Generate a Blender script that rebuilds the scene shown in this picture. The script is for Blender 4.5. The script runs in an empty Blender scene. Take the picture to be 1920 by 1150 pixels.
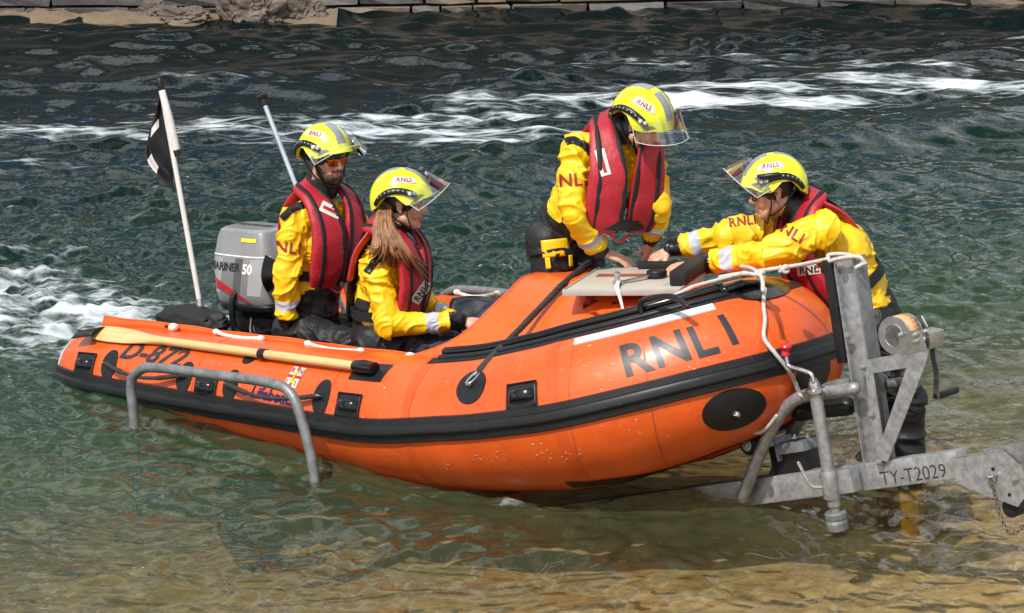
import bpy, bmesh, math, random
import numpy as np
from mathutils import Vector, Matrix

rad = math.radians
random.seed(7); rng = np.random.default_rng(7)
SC = bpy.context.scene
COL = SC.collection

# ------------------------------------------------------------------ camera
CAM_H, CAM_P, FPX = 4.6578, 0.2425, 6160.0          # height, downward pitch (rad), focal length in photo pixels
cam_d = bpy.data.cameras.new('camera'); cam = bpy.data.objects.new('camera', cam_d); COL.objects.link(cam)
cam_d.sensor_width = 36.0; cam_d.lens = FPX / 1920 * 36.0
cam_d.clip_start = 0.1; cam_d.clip_end = 2000
cam.location = (0, 0, CAM_H); cam.rotation_euler = (math.pi / 2 - CAM_P, 0, 0)
SC.camera = cam

# ------------------------------------------------------------------ sky and sun
SUN_EL, SUN_AZ = rad(54), rad(214)                   # azimuth clockwise from +Y: behind the camera, to its left
world = bpy.data.worlds.new('World'); SC.world = world; world.use_nodes = True
wn = world.node_tree.nodes; wl = world.node_tree.links
bg = wn['Background']
sky = wn.new('ShaderNodeTexSky'); sky.sky_type = 'NISHITA'; sky.sun_disc = False
sky.sun_elevation = SUN_EL; sky.sun_rotation = SUN_AZ; sky.air_density = 1.0; sky.dust_density = 2.5
bg.inputs[1].default_value = 0.11
# broken white cloud over the whole sky
wtc = wn.new('ShaderNodeTexCoord'); wmp = wn.new('ShaderNodeMapping'); wmp.inputs['Scale'].default_value = (1, 1, 2.6); wl.new(wtc.outputs['Generated'], wmp.inputs[0])
wnz = wn.new('ShaderNodeTexNoise'); wnz.inputs['Scale'].default_value = 2.6; wnz.inputs['Detail'].default_value = 9; wnz.inputs['Roughness'].default_value = .58
wl.new(wmp.outputs[0], wnz.inputs[0])
wmr = wn.new('ShaderNodeMapRange'); wmr.interpolation_type = 'SMOOTHSTEP'; wmr.inputs[1].default_value = .46; wmr.inputs[2].default_value = .60; wl.new(wnz.outputs['Fac'], wmr.inputs[0])
wmx = wn.new('ShaderNodeMix'); wmx.data_type = 'RGBA'; wl.new(wmr.outputs[0], wmx.inputs[0]); wl.new(sky.outputs[0], wmx.inputs[6])
wmx.inputs[7].default_value = (16.0, 16.2, 16.5, 1); wl.new(wmx.outputs[2], bg.inputs[0])
sun_d = bpy.data.lights.new('sun', 'SUN'); sun = bpy.data.objects.new('sun', sun_d); COL.objects.link(sun)
sun_d.energy = 4.6; sun_d.angle = rad(0.53); sun_d.color = (1.0, 0.95, 0.88)
sd = Vector((math.sin(SUN_AZ) * math.cos(SUN_EL), math.cos(SUN_AZ) * math.cos(SUN_EL), math.sin(SUN_EL)))
sun.rotation_euler = sd.to_track_quat('Z', 'Y').to_euler()
SC.view_settings.view_transform = 'Standard'; SC.view_settings.look = 'None'
SC.view_settings.exposure = 0.0; SC.view_settings.gamma = 1.0
SC.render.engine = 'CYCLES'
SC.cycles.use_denoising = True
SC.cycles.max_bounces = 8; SC.cycles.transparent_max_bounces = 16
SC.cycles.caustics_reflective = False; SC.cycles.caustics_refractive = False
SC.cycles.sample_clamp_indirect = 6.0

# ------------------------------------------------------------------ pixel <-> place helpers
CO = np.array([0, 0, CAM_H]); _c, _s = math.cos(CAM_P), math.sin(CAM_P)
def A(*v): return np.array(v, float)
def ray(px, py):
    a = (px - 960) / FPX; b = (575 - py) / FPX
    return np.array([a, _c + b * _s, -_s + b * _c])
def proj(P):
    d = np.asarray(P, float) - CO
    zc = d[..., 1] * _c - d[..., 2] * _s; up = d[..., 1] * _s + d[..., 2] * _c
    return np.stack([960 + FPX * d[..., 0] / zc, 575 - FPX * up / zc], -1)
def wy(px, py, Y): d = ray(px, py); return CO + d * (Y / d[1])          # point of a pixel at distance Y
def wz(px, py, Z): d = ray(px, py); return CO + d * ((Z - CAM_H) / d[2])  # ... at height Z
# boat frame: X forward, Y port, Z up
BYAW, BPIT, BO = 0.7686, 0.0878, A(-1.511, 17.5372, -0.2285)
_h = A(math.cos(BYAW) * math.cos(BPIT), -math.sin(BYAW) * math.cos(BPIT), math.sin(BPIT))
_p = A(math.sin(BYAW), math.cos(BYAW), 0); _u = np.cross(_h, _p)
BR = np.stack([_h, _p, _u], 1)
def L2W(L): return BO + np.asarray(L, float) @ BR.T
def W2L(P): return (np.asarray(P, float) - BO) @ BR
def bl(px, py, axis, val):                                              # pixel on a boat plane axis = val
    o = W2L(CO); d = ray(px, py) @ BR
    return o + d * ((val - o[axis]) / d[axis])
# trailer frame: plane along the draw bar
TYAW = rad(42.6); TB = wy(1640, 890, 14.46)
TN = A(math.sin(TYAW), math.cos(TYAW), 0); TF = A(math.cos(TYAW), -math.sin(TYAW), 0)
def tp(px, py, lat=0.0):
    d = ray(px, py); t = ((TB + TN * lat - CO) @ TN) / (d @ TN)
    return CO + d * t

# ------------------------------------------------------------------ numpy noise
def _hash(ix, iy, iz):
    n = (ix * 374761393 + iy * 668265263 + iz * 1274126177) & 0xffffffff
    n = ((n ^ (n >> 13)) * 1274126177) & 0xffffffff
    return ((n ^ (n >> 16)) & 0xffff) / 65535.0
def noise3(P):
    P = np.asarray(P, float); i = np.floor(P).astype(np.int64); f = P - i; f = f * f * (3 - 2 * f)
    r = 0
    for dx in (0, 1):
        for dy in (0, 1):
            for dz in (0, 1):
                w = (f[..., 0] if dx else 1 - f[..., 0]) * (f[..., 1] if dy else 1 - f[..., 1]) * (f[..., 2] if dz else 1 - f[..., 2])
                r = r + w * _hash(i[..., 0] + dx, i[..., 1] + dy, i[..., 2] + dz)
    return r * 2 - 1
def fbm(P, o=3):
    r = 0; a = 1
    for k in range(o): r = r + a * noise3(np.asarray(P) * 2 ** k + 17.3 * k); a *= .5
    return r

# ------------------------------------------------------------------ materials
MATS = {}
def pmat(name, col, rough=.5, metal=0, var=.12, vscale=6, bump=0, bscale=60, coat=0, spec=.5, stretch=None, speck=None, speck2=None):
    m = bpy.data.materials.new(name); m.use_nodes = True; n = m.node_tree.nodes; l = m.node_tree.links
    b = n['Principled BSDF']; b.inputs['Metallic'].default_value = metal
    b.inputs['Coat Weight'].default_value = coat; b.inputs['Coat Roughness'].default_value = .12
    b.inputs['Specular IOR Level'].default_value = spec
    tc = n.new('ShaderNodeTexCoord'); mp = n.new('ShaderNodeMapping'); l.new(tc.outputs['Object'], mp.inputs[0])
    if stretch: mp.inputs['Scale'].default_value = stretch
    nz = n.new('ShaderNodeTexNoise'); nz.inputs['Scale'].default_value = vscale; nz.inputs['Detail'].default_value = 6
    nz.inputs['Roughness'].default_value = .62
    l.new(mp.outputs[0], nz.inputs[0])
    mx = n.new('ShaderNodeMix'); mx.data_type = 'RGBA'
    c = A(*col); mx.inputs[6].default_value = (*(c * (1 - var)), 1); mx.inputs[7].default_value = (*np.minimum(c * (1 + var), .98), 1)
    rp = n.new('ShaderNodeMapRange'); rp.inputs[1].default_value = .3; rp.inputs[2].default_value = .7
    l.new(nz.outputs['Fac'], rp.inputs[0]); l.new(rp.outputs[0], mx.inputs[0])
    out = mx.outputs[2]
    for speck in [q for q in (speck, speck2) if q]:                     # (colour, amount, scale): scuffs, dirt, spangle
        n2 = n.new('ShaderNodeTexNoise'); n2.inputs['Scale'].default_value = speck[2]; n2.inputs['Detail'].default_value = 8
        n2.inputs['Roughness'].default_value = .7; l.new(mp.outputs[0], n2.inputs[0])
        r2 = n.new('ShaderNodeMapRange'); r2.inputs[1].default_value = .62 - .1 * speck[1]; r2.inputs[2].default_value = .75 - .1 * speck[1]
        r2.inputs[4].default_value = min(1, speck[1])
        l.new(n2.outputs['Fac'], r2.inputs[0])
        m2 = n.new('ShaderNodeMix'); m2.data_type = 'RGBA'; l.new(r2.outputs[0], m2.inputs[0]); l.new(out, m2.inputs[6])
        m2.inputs[7].default_value = (*speck[0], 1); out = m2.outputs[2]
    l.new(out, b.inputs['Base Color'])
    rr = n.new('ShaderNodeMapRange'); rr.inputs[3].default_value = max(.02, rough - .08); rr.inputs[4].default_value = min(1, rough + .1)
    l.new(nz.outputs['Fac'], rr.inputs[0]); l.new(rr.outputs[0], b.inputs['Roughness'])
    if bump:
        n3 = n.new('ShaderNodeTexNoise'); n3.inputs['Scale'].default_value = bscale; n3.inputs['Detail'].default_value = 4
        l.new(mp.outputs[0], n3.inputs[0])
        bp = n.new('ShaderNodeBump'); bp.inputs['Strength'].default_value = bump; bp.inputs['Distance'].default_value = .01
        l.new(n3.outputs['Fac'], bp.inputs['Height']); l.new(bp.outputs[0], b.inputs['Normal'])
    MATS[name] = m; return m

pmat('orange_rubber', (.64, .090, .010), .34, var=.14, vscale=4, bump=.25, bscale=7, coat=.08, speck=((.40, .055, .012), .6, 16), speck2=((.62, .42, .32), .30, 30))
pmat('orange_tape', (.55, .072, .009), .4, var=.12, vscale=6, bump=.1, bscale=30)
pmat('orange_fabric', (.68, .105, .012), .38, var=.08, vscale=4, bump=.10, bscale=22)
pmat('orange_seam', (.42, .06, .012), .5, var=.1)
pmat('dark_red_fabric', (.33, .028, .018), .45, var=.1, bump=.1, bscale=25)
pmat('black_rubber', (0.0090, 0.0090, 0.0100), .42, var=.3, vscale=10, bump=.06, bscale=90, speck=((.09, .09, .09), .25, 30), spec=.35)
pmat('black_gloss', (0.0050, 0.0050, 0.0060), .22, var=.3, vscale=8, coat=.2, spec=.35)
pmat('black_fabric', (0.0080, 0.0080, 0.0090), .62, var=.35, vscale=9, bump=.25, bscale=70, spec=.35)
pmat('black_letter', (.022, .022, .025), .38, var=.35, vscale=14)
pmat('grey_deck', (.06, .06, .065), .6, var=.3, vscale=12, bump=.3, bscale=120)
pmat('silver_tape', (.55, .56, .58), .35, var=.12, vscale=18, bump=.08, bscale=60)
pmat('white_rope', (.68, .64, .57), .75, var=.15, vscale=40, bump=.5, bscale=180)
pmat('grey_rope', (.50, .47, .43), .75, var=.18, vscale=40, bump=.6, bscale=160)
pmat('black_rope', (.02, .02, .022), .6, var=.4, vscale=40, bump=.6, bscale=200)
pmat('varnished_wood', (.64, .41, .17), .32, var=.16, vscale=5, coat=.3, stretch=(1, 14, 14))
pmat('steel', (.55, .55, .56), .28, metal=1, var=.15, vscale=20)
pmat('galvanised', (.33, .335, .345), .42, metal=.6, var=.32, vscale=22, bump=.15, bscale=60, speck=((.60, .61, .62), .6, 34), speck2=((.20, .11, .06), .25, 11))
pmat('galvanised_dull', (.20, .205, .21), .5, metal=.5, var=.32, vscale=20, bump=.15, bscale=60, speck=((.36, .37, .38), .5, 34))
pmat('rust_bolt', (.38, .36, .34), .45, metal=.8, var=.25, vscale=50)
pmat('red_plastic', (.60, .012, .02), .3, var=.08)
pmat('red_webbing', (.50, .012, .02), .6, var=.1)
pmat('board_white', (.43, .41, .34), .42, var=.06, vscale=9, speck=((.40, .34, .24), .3, 12))
pmat('board_edge', (.42, .41, .38), .4, metal=.3, var=.1)
pmat('board_red', (.24, .055, .03), .5, var=.12)
pmat('clear_tape', (.40, .39, .37), .3, var=.15, vscale=25)
pmat('engine_grey', (.20, .205, .21), .32, var=.08, vscale=5, coat=.4, speck=((.30, .30, .31), .2, 30))
pmat('engine_light', (.34, .345, .35), .32, var=.06, coat=.4)
pmat('engine_dark', (.09, .092, .095), .4, var=.12, coat=.2)
pmat('engine_red', (.45, .01, .015), .3, var=.1, coat=.3)
pmat('white_paint', (.78, .78, .77), .4, var=.06)
pmat('yellow_label', (.75, .60, .02), .4, var=.06)
pmat('flag_black', (0.0060, 0.0060, 0.0080), .6, var=.3, bump=.15, bscale=40, spec=.35)
pmat('flag_white', (.62, .60, .58), .7, var=.12, bump=.2, bscale=40)
pmat('pole_white', (.62, .61, .58), .35, var=.1, vscale=8)
pmat('pole_metal', (.45, .50, .55), .32, metal=.5, var=.1)
pmat('blue_violet', (.022, .010, .09), .4, var=.15)
pmat('orange_strap', (.60, .33, .14), .65, var=.15, vscale=30, bump=.4, bscale=90)
pmat('chain_steel', (.16, .14, .12), .5, metal=.8, var=.35, vscale=40)
# clothing
pmat('suit_yellow', (.80, .50, .006), .42, var=.08, vscale=5, bump=.16, bscale=30, speck=((.55, .30, .01), .25, 7))
pmat('suit_black', (0.0100, 0.0100, 0.0115), .55, var=.3, vscale=7, bump=.2, bscale=30, spec=.35)
pmat('cuff_black', (0.0080, 0.0080, 0.0090), .32, var=.3, vscale=9, bump=.1, bscale=40, spec=.35)
pmat('reflective', (.42, .44, .52), .35, var=.1, vscale=20)
pmat('jacket_red', (.35, .009, .022), .5, var=.14, vscale=6, bump=.3, bscale=45)
pmat('webbing_black', (0.0070, 0.0070, 0.0080), .6, var=.3, bump=.3, bscale=150, spec=.35)
pmat('skin', (.56, .30, .205), .45, var=.10, vscale=18, bump=.05, bscale=120)
pmat('lips', (.42, .15, .12), .4, var=.1)
pmat('beard', (.085, .045, .03), .7, var=.4, vscale=60, bump=.6, bscale=220)
pmat('hair_dark', (.020, .012, .009), .55, var=.4, vscale=60, bump=.4, bscale=150)
pmat('hair_brown', (.24, .115, .052), .42, var=.55, vscale=22, bump=.6, bscale=120, stretch=(1, 1, .18))
pmat('letter_maroon', (.26, .02, .03), .5, var=.15)
pmat('helmet_yellow', (.74, .80, .012), .22, var=.03, vscale=4, coat=.5)
pmat('helmet_black', (0.0070, 0.0070, 0.0075), .38, var=.3, vscale=20, spec=.35)
pmat('helmet_reflective', (.24, .25, .29), .4, var=.15, vscale=60)
pmat('label_white', (.58, .57, .50), .45, var=.06)
pmat('lamp_glass', (.5, .52, .55), .1, var=.1)
pmat('boot_yellow', (.70, .38, .01), .4, var=.12)
# quay
pmat('stone_dark', (.06, .056, .056), .85, var=.4, vscale=5, bump=.8, bscale=18, speck=((.20, .18, .16), .5, 9))
pmat('stone_tan', (.15, .115, .09), .85, var=.3, vscale=5, bump=.8, bscale=18, speck=((.12, .10, .09), .5, 7))
pmat('stone_grey', (.115, .105, .10), .85, var=.35, vscale=5, bump=.8, bscale=18, speck=((.09, .085, .08), .5, 7))
pmat('rock', (.125, .098, .078), .9, var=.6, vscale=4, bump=1.0, bscale=12, speck=((.10, .085, .07), .6, 6))
pmat('sand', (.15, .112, .07), .95, var=.2, vscale=7, bump=.5, bscale=60)
pmat('hillside', (.035, .045, .028), .95, var=.6, vscale=.25, bump=0, speck=((.015, .022, .012), .8, .9))

def glass_mat(name, tint, rough=.03, amount=1.0):
    m = bpy.data.materials.new(name); m.use_nodes = True; n = m.node_tree.nodes; l = m.node_tree.links
    n.remove(n['Principled BSDF']); o = n['Material Output']
    t = n.new('ShaderNodeBsdfTransparent'); t.inputs[0].default_value = (*tint, 1)
    g = n.new('ShaderNodeBsdfGlossy'); g.inputs['Roughness'].default_value = rough; g.inputs[0].default_value = (.95, .97, 1, 1)
    fr = n.new('ShaderNodeFresnel'); fr.inputs[0].default_value = 1.5
    mu = n.new('ShaderNodeMath'); mu.operation = 'MULTIPLY_ADD'; mu.inputs[1].default_value = 1.3 * amount; mu.inputs[2].default_value = .04
    l.new(fr.outputs[0], mu.inputs[0])
    mx = n.new('ShaderNodeMixShader'); l.new(mu.outputs[0], mx.inputs[0]); l.new(t.outputs[0], mx.inputs[1]); l.new(g.outputs[0], mx.inputs[2])
    l.new(mx.outputs[0], o.inputs[0]); MATS[name] = m
glass_mat('visor_clear', (.96, .965, .97), .04, .8)
glass_mat('spectacle_glass', (.80, .82, .83), .03)
def sunglass():
    m = pmat('sunglass_orange', (.55, .09, .01), .12, metal=.85, var=.5, vscale=25)
sunglass()

# ------------------------------------------------------------------ mesh helpers
def nrm(v): v = np.asarray(v, float); return v / (np.linalg.norm(v, axis=-1, keepdims=True) + 1e-12)
def tag(o, label=None, cat=None, group=None, kind=None):
    if label: o['label'] = label
    if cat: o['category'] = cat
    if group: o['group'] = group
    if kind: o['kind'] = kind
    return o
def empty(name, mat4=None, loc=None):
    o = bpy.data.objects.new(name, None); o.empty_display_size = .1; COL.objects.link(o)
    if mat4 is not None: o.matrix_world = mat4
    if loc is not None: o.location = loc
    return o
class MB:
    def __init__(s): s.v = []; s.f = []; s.m = []; s.n = 0
    def add(s, v, f, mi=0):
        v = np.asarray(v, float).reshape(-1, 3); s.v.append(v)
        for q in f: s.f.append([i + s.n for i in q]); s.m.append(mi)
        s.n += len(v); return s
    def build(s, name, mat, parent=None, smooth=True, bevel=0, auto=None, off=None, solid=0):
        V = np.concatenate(s.v); 
        if off is not None: V = V - np.asarray(off)
        me = bpy.data.meshes.new(name); me.from_pydata(V.tolist(), [], s.f); me.validate()
        mats = mat if isinstance(mat, (list, tuple)) else [mat]
        for k in mats: me.materials.append(MATS[k])
        if len(mats) > 1 and len(me.polygons) == len(s.m): me.polygons.foreach_set('material_index', s.m)
        bm = bmesh.new(); bm.from_mesh(me); bmesh.ops.delete(bm, geom=[v for v in bm.verts if not v.link_faces], context='VERTS'); bmesh.ops.recalc_face_normals(bm, faces=bm.faces)
        if bevel:
            es = [e for e in bm.edges if len(e.link_faces) == 2 and e.calc_face_angle(0) > .6]
            bmesh.ops.bevel(bm, geom=es, offset=bevel, segments=2, affect='EDGES', profile=.6)
        if smooth:
            for fc in bm.faces: fc.smooth = True
            lim = auto if auto else .7
            for e in bm.edges:
                if len(e.link_faces) == 2 and e.calc_face_angle(0) > lim: e.smooth = False
        bm.to_mesh(me); bm.free()
        o = bpy.data.objects.new(name, me); COL.objects.link(o)
        if parent is not None: o.parent = parent
        if solid:
            md = o.modifiers.new('thickness', 'SOLIDIFY'); md.thickness = solid; md.offset = 0
        return o
def frames(P, N=None):
    P = np.asarray(P, float); T = nrm(np.gradient(P, axis=0))
    if N is None:
        n0 = np.cross(T[0], A(0, 0, 1)); n0 = n0 if np.linalg.norm(n0) > .1 else np.cross(T[0], A(1, 0, 0))
        Ns = [nrm(n0)]
        for i in range(1, len(P)):
            q = Ns[-1] - T[i] * (Ns[-1] @ T[i]); Ns.append(nrm(q))
        N = np.array(Ns)
    else:
        N = np.asarray(N, float)
        if N.ndim == 1: N = np.tile(N, (len(P), 1))
        N = nrm(N - T * np.sum(N * T, 1, keepdims=True))
    return T, N, np.cross(T, N)
def cr(pts, n=8):
    P = np.asarray(pts, float); P = np.vstack([2 * P[0] - P[1], P, 2 * P[-1] - P[-2]]); out = []
    for i in range(1, len(P) - 2):
        a, b, c, d = P[i - 1:i + 3]
        for t in np.linspace(0, 1, n, endpoint=False):
            out.append(.5 * ((2 * b) + (c - a) * t + (2 * a - 5 * b + 4 * c - d) * t * t + (3 * b - a - 3 * c + d) * t ** 3))
    out.append(P[-2]); return np.array(out)
def sweep(mb, P, rx, ry=None, N=None, seg=12, mi=0, cap='round'):
    P = np.asarray(P, float); n = len(P); T, Nn, B = frames(P, N)
    rx = np.broadcast_to(np.asarray(rx, float), (n,)).copy(); ry = rx.copy() if ry is None else np.broadcast_to(np.asarray(ry, float), (n,)).copy()
    if cap == 'round':
        def endc(i, sg):
            out = []
            for a in (0.35, .75, .96):
                out.append((P[i] + sg * T[i] * min(rx[i], ry[i]) * a, math.sqrt(1 - a * a)))
            return out
        e0 = endc(0, -1)[::-1]; e1 = endc(-1, 1)
        P = np.vstack([[q[0] for q in e0], P, [q[0] for q in e1]])
        Nn = np.vstack([[Nn[0]] * 3, Nn, [Nn[-1]] * 3]); B = np.vstack([[B[0]] * 3, B, [B[-1]] * 3])
        rx = np.concatenate([[rx[0] * q[1] for q in e0], rx, [rx[-1] * q[1] for q in e1]])
        ry = np.concatenate([[ry[0] * q[1] for q in e0], ry, [ry[-1] * q[1] for q in e1]])
        n += 6
    th = np.linspace(0, 2 * math.pi, seg, endpoint=False)
    V = P[:, None] + rx[:, None, None] * np.cos(th)[None, :, None] * Nn[:, None] + ry[:, None, None] * np.sin(th)[None, :, None] * B[:, None]
    F = []
    for i in range(n - 1):
        for j in range(seg): k = (j + 1) % seg; F.append((i * seg + j, i * seg + k, (i + 1) * seg + k, (i + 1) * seg + j))
    F.append(tuple(range(seg))[::-1]); F.append(tuple((n - 1) * seg + j for j in range(seg)))
    mb.add(V, F, mi); return mb
def prof(mb, P, N, pts, mi=0, closed=True, caps=True):
    """sweep a profile of (along N, along B) points"""
    P = np.asarray(P, float); T, Nn, B = frames(P, N); pr = np.asarray(pts, float); k = len(pr); n = len(P)
    V = P[:, None] + pr[None, :, :1] * Nn[:, None] + pr[None, :, 1:] * B[:, None]; F = []
    for i in range(n - 1):
        for j in range(k if closed else k - 1): q = (j + 1) % k; F.append((i * k + j, i * k + q, (i + 1) * k + q, (i + 1) * k + j))
    if caps and closed: F.append(tuple(range(k))[::-1]); F.append(tuple((n - 1) * k + j for j in range(k)))
    mb.add(V, F, mi); return mb
def box(mb, c, sx, sy, sz, X=(1, 0, 0), Y=(0, 1, 0), Z=(0, 0, 1), mi=0):
    c = np.asarray(c, float); X, Y, Z = (np.asarray(q, float) for q in (X, Y, Z))
    V = [c + X * sx * a / 2 + Y * sy * b / 2 + Z * sz * d / 2 for a in (-1, 1) for b in (-1, 1) for d in (-1, 1)]
    mb.add(V, [(0, 1, 3, 2), (4, 6, 7, 5), (0, 4, 5, 1), (2, 3, 7, 6), (0, 2, 6, 4), (1, 5, 7, 3)], mi); return mb
def prism(mb, poly, thick, mi=0):
    """poly: 3-D planar outline; thick: vector"""
    P = np.asarray(poly, float); k = len(P); t = np.asarray(thick, float)
    mb.add(np.vstack([P, P + t]), [tuple(range(k))[::-1], tuple(range(k, 2 * k))] + [(i, (i + 1) % k, k + (i + 1) % k, k + i) for i in range(k)], mi); return mb
def cyl(mb, a, b, r, seg=16, mi=0, r2=None):
    a = np.asarray(a, float); b = np.asarray(b, float)
    sweep(mb, np.array([a, b]), np.array([r, r if r2 is None else r2]), seg=seg, mi=mi, cap='flat'); return mb
def lathe(mb, c, axis, pr, seg=20, mi=0):
    """pr: (distance along axis, radius)"""
    c = np.asarray(c, float); ax = nrm(axis); P = np.array([c + ax * q[0] for q in pr]); n0 = np.cross(ax, A(0, 0, 1))
    n0 = nrm(n0) if np.linalg.norm(n0) > .1 else A(1, 0, 0); b0 = np.cross(ax, n0); th = np.linspace(0, 2 * math.pi, seg, endpoint=False)
    V = np.concatenate([p + max(q[1], 1e-4) * (np.cos(th)[:, None] * n0 + np.sin(th)[:, None] * b0) for p, q in zip(P, pr)]); n = len(pr); F = []
    for i in range(n - 1):
        for j in range(seg): k = (j + 1) % seg; F.append((i * seg + j, i * seg + k, (i + 1) * seg + k, (i + 1) * seg + j))
    F += [tuple(range(seg))[::-1], tuple((n - 1) * seg + j for j in range(seg))]; mb.add(V, F, mi); return mb
def twist_rope(mb, P, r, pitch=.05, strands=3, seg=6):
    P = cr(P, 10) if len(P) < 30 else np.asarray(P); L = np.concatenate([[0], np.cumsum(np.linalg.norm(np.diff(P, axis=0), axis=1))])
    n = max(8, int(L[-1] / (pitch / 7))); s = np.linspace(0, L[-1], n); Q = np.stack([np.interp(s, L, P[:, k]) for k in range(3)], 1)
    T, N, B = frames(Q)
    for k in range(strands):
        a = 2 * math.pi * (s / pitch + k / strands)
        sweep(mb, Q + r * .5 * (np.cos(a)[:, None] * N + np.sin(a)[:, None] * B), r * .56, seg=seg)
    return mb
def text2d(body, size, shear=0, bold=.0, spacing=1.0, cut=.02):
    cu = bpy.data.curves.new('lettering', 'FONT'); cu.body = body; cu.size = size; cu.shear = shear; cu.offset = bold
    cu.align_x = 'CENTER'; cu.align_y = 'CENTER'; cu.space_character = spacing; cu.resolution_u = 3
    ob = bpy.data.objects.new('lettering', cu); COL.objects.link(ob); bpy.context.view_layer.update()
    dg = bpy.context.evaluated_depsgraph_get(); me = bpy.data.meshes.new_from_object(ob.evaluated_get(dg))
    bpy.data.objects.remove(ob); bpy.data.curves.remove(cu)
    bm = bmesh.new(); bm.from_mesh(me); bpy.data.meshes.remove(me); bmesh.ops.remove_doubles(bm, verts=bm.verts, dist=1e-5)
    xs = [v.co.x for v in bm.verts]; ys = [v.co.y for v in bm.verts]
    for ax, lo, hi in ((0, min(xs), max(xs)), (1, min(ys), max(ys))):
        k = lo + cut
        while k < hi:
            nr = (1, 0, 0) if ax == 0 else (0, 1, 0); co = (k, 0, 0) if ax == 0 else (0, k, 0)
            bmesh.ops.bisect_plane(bm, geom=bm.verts[:] + bm.edges[:] + bm.faces[:], plane_co=co, plane_no=nr); k += cut
    bm.verts.ensure_lookup_table(); bm.verts.index_update()
    V = np.array([v.co[:] for v in bm.verts]); F = [[v.index for v in f.verts] for f in bm.faces]; bm.free()
    V[:, 0] -= (V[:, 0].max() + V[:, 0].min()) / 2; V[:, 1] -= (V[:, 1].max() + V[:, 1].min()) / 2
    return V[:, :2], F
def decal(name, V2, F, fn, mat, parent, off=None):
    P = np.array([fn(u, v) for u, v in V2]); mb = MB(); mb.add(P, F); return mb.build(name, mat, parent, off=off)
def grid2d(w, h, nu, nv, corner=0):
    us = np.linspace(-w / 2, w / 2, nu); vs = np.linspace(-h / 2, h / 2, nv)
    V = [(u, v) for v in vs for u in us]; F = [(j * nu + i, j * nu + i + 1, (j + 1) * nu + i + 1, (j + 1) * nu + i) for j in range(nv - 1) for i in range(nu - 1)]
    return np.array(V), F

# ================================================================== SETTING: sea bed, water, quay, hill
def bed_z(x, y):
    d = .27 + .105 * np.maximum(y - 13.4, -6) - .065 * np.asarray(x) + np.maximum(y - 17.5, 0) * .03
    return -np.clip(d, .10, 5.0)

def axis_coords(core0, core1, step, lo, hi, g=1.25):
    c = list(np.arange(core0, core1 + 1e-6, step)); s = step
    while c[-1] < hi: s *= g; c.append(c[-1] + s)
    s = step
    while c[0] > lo: s *= g; c.insert(0, c[0] - s)
    return np.array(c)

def grid_mesh(name, X, Y, Z, mat, attrs=None):
    nx, ny = len(X), len(Y); gx, gy = np.meshgrid(X, Y); V = np.stack([gx.ravel(), gy.ravel(), Z.ravel()], 1)
    i = np.arange(nx - 1)[None, :] + nx * np.arange(ny - 1)[:, None]
    F = np.stack([i, i + 1, i + nx + 1, i + nx], -1).reshape(-1, 4)
    me = bpy.data.meshes.new(name); me.vertices.add(len(V)); me.vertices.foreach_set('co', V.ravel())
    me.loops.add(F.size); me.loops.foreach_set('vertex_index', F.ravel().astype(np.int32))
    me.polygons.add(len(F)); me.polygons.foreach_set('loop_start', np.arange(0, F.size, 4, dtype=np.int32))
    me.update(calc_edges=True); me.polygons.foreach_set('use_smooth', np.ones(len(F), bool))
    for k, a in (attrs or {}).items():
        at = me.attributes.new(k, 'FLOAT', 'POINT'); at.data.foreach_set('value', a.ravel().astype(np.float32))
    me.materials.append(mat); o = bpy.data.objects.new(name, me); COL.objects.link(o); return o

# --- sea bed
def bed_material():
    m = pmat('bed', (.50, .335, .155), .9, var=.5, vscale=9, speck=((.12, .085, .045), .7, 14))
    return m
bx_, by_ = axis_coords(-5, 5, .12, -60, 60), axis_coords(11, 24, .12, -10, 34)
gx, gy = np.meshgrid(bx_, by_)
bed = grid_mesh('sea_bed', bx_, by_, bed_z(gx, gy) + .05 * fbm(np.stack([gx * 1.4, gy * 1.4, gx * 0], -1), 3), bed_material())
tag(bed, 'brown sandy slipway bed showing through the shallow water', kind='structure')

# --- water: real waves on a fine grid, finer towards the boat
wx = axis_coords(-3.0, 3.0, .021, -90, 90, 1.045)
wyv = list(np.arange(12.4, 17, .019)); s_ = .019
while wyv[-1] < 33: s_ = min(s_ * 1.005, .052); wyv.append(wyv[-1] + s_)
s_ = .03
while wyv[0] > -30: s_ *= 1.3; wyv.insert(0, wyv[0] - s_)
wyv = np.array(wyv)
gx, gy = np.meshgrid(wx, wyv)
def waves(x, y, l0, l1, n, seed, sd):
    w = np.stack([x * .6, y * .6, 0 * x], -1)
    xw = x + .20 * fbm(w + 3.1 + seed, 2) + .05 * fbm(w * 4 + 1.7 + seed, 2); yw = y + .20 * fbm(w + 9.7 + seed, 2) + .05 * fbm(w * 4 + 5.2 + seed, 2)
    h = np.zeros_like(x); r = np.random.default_rng(seed)
    for k in range(n):
        lam = math.exp(r.uniform(math.log(l0), math.log(l1))); a = r.normal(-math.pi / 2, sd); ph = r.uniform(0, 6.28)
        h += lam / (2 * math.pi) * np.sin(math.cos(a) * 2 * math.pi / lam * xw + math.sin(a) * 2 * math.pi / lam * yw + ph) / math.sqrt(n)
    sg = h.std(); return h + .18 * h * np.abs(h) / sg
far = np.clip((gy - 17) / 9, 0, 1); patchy = fbm(np.stack([gx * .42, gy * .42, gx * 0 + 5], -1), 3)
fine = np.clip((24 - gy) / 4, 0, 1)                                  # the mesh carries the finest ripples only near the boat
hz = waves(gx, gy, .085, .20, 40, 3, .8) * .33 * fine * np.clip(.9 + .5 * patchy, .3, 1.6)
hz += waves(gx, gy, .20, .60, 44, 4, .55) * (.205 + .05 * far) * np.clip(.95 + .45 * patchy, .35, 1.5)
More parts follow.
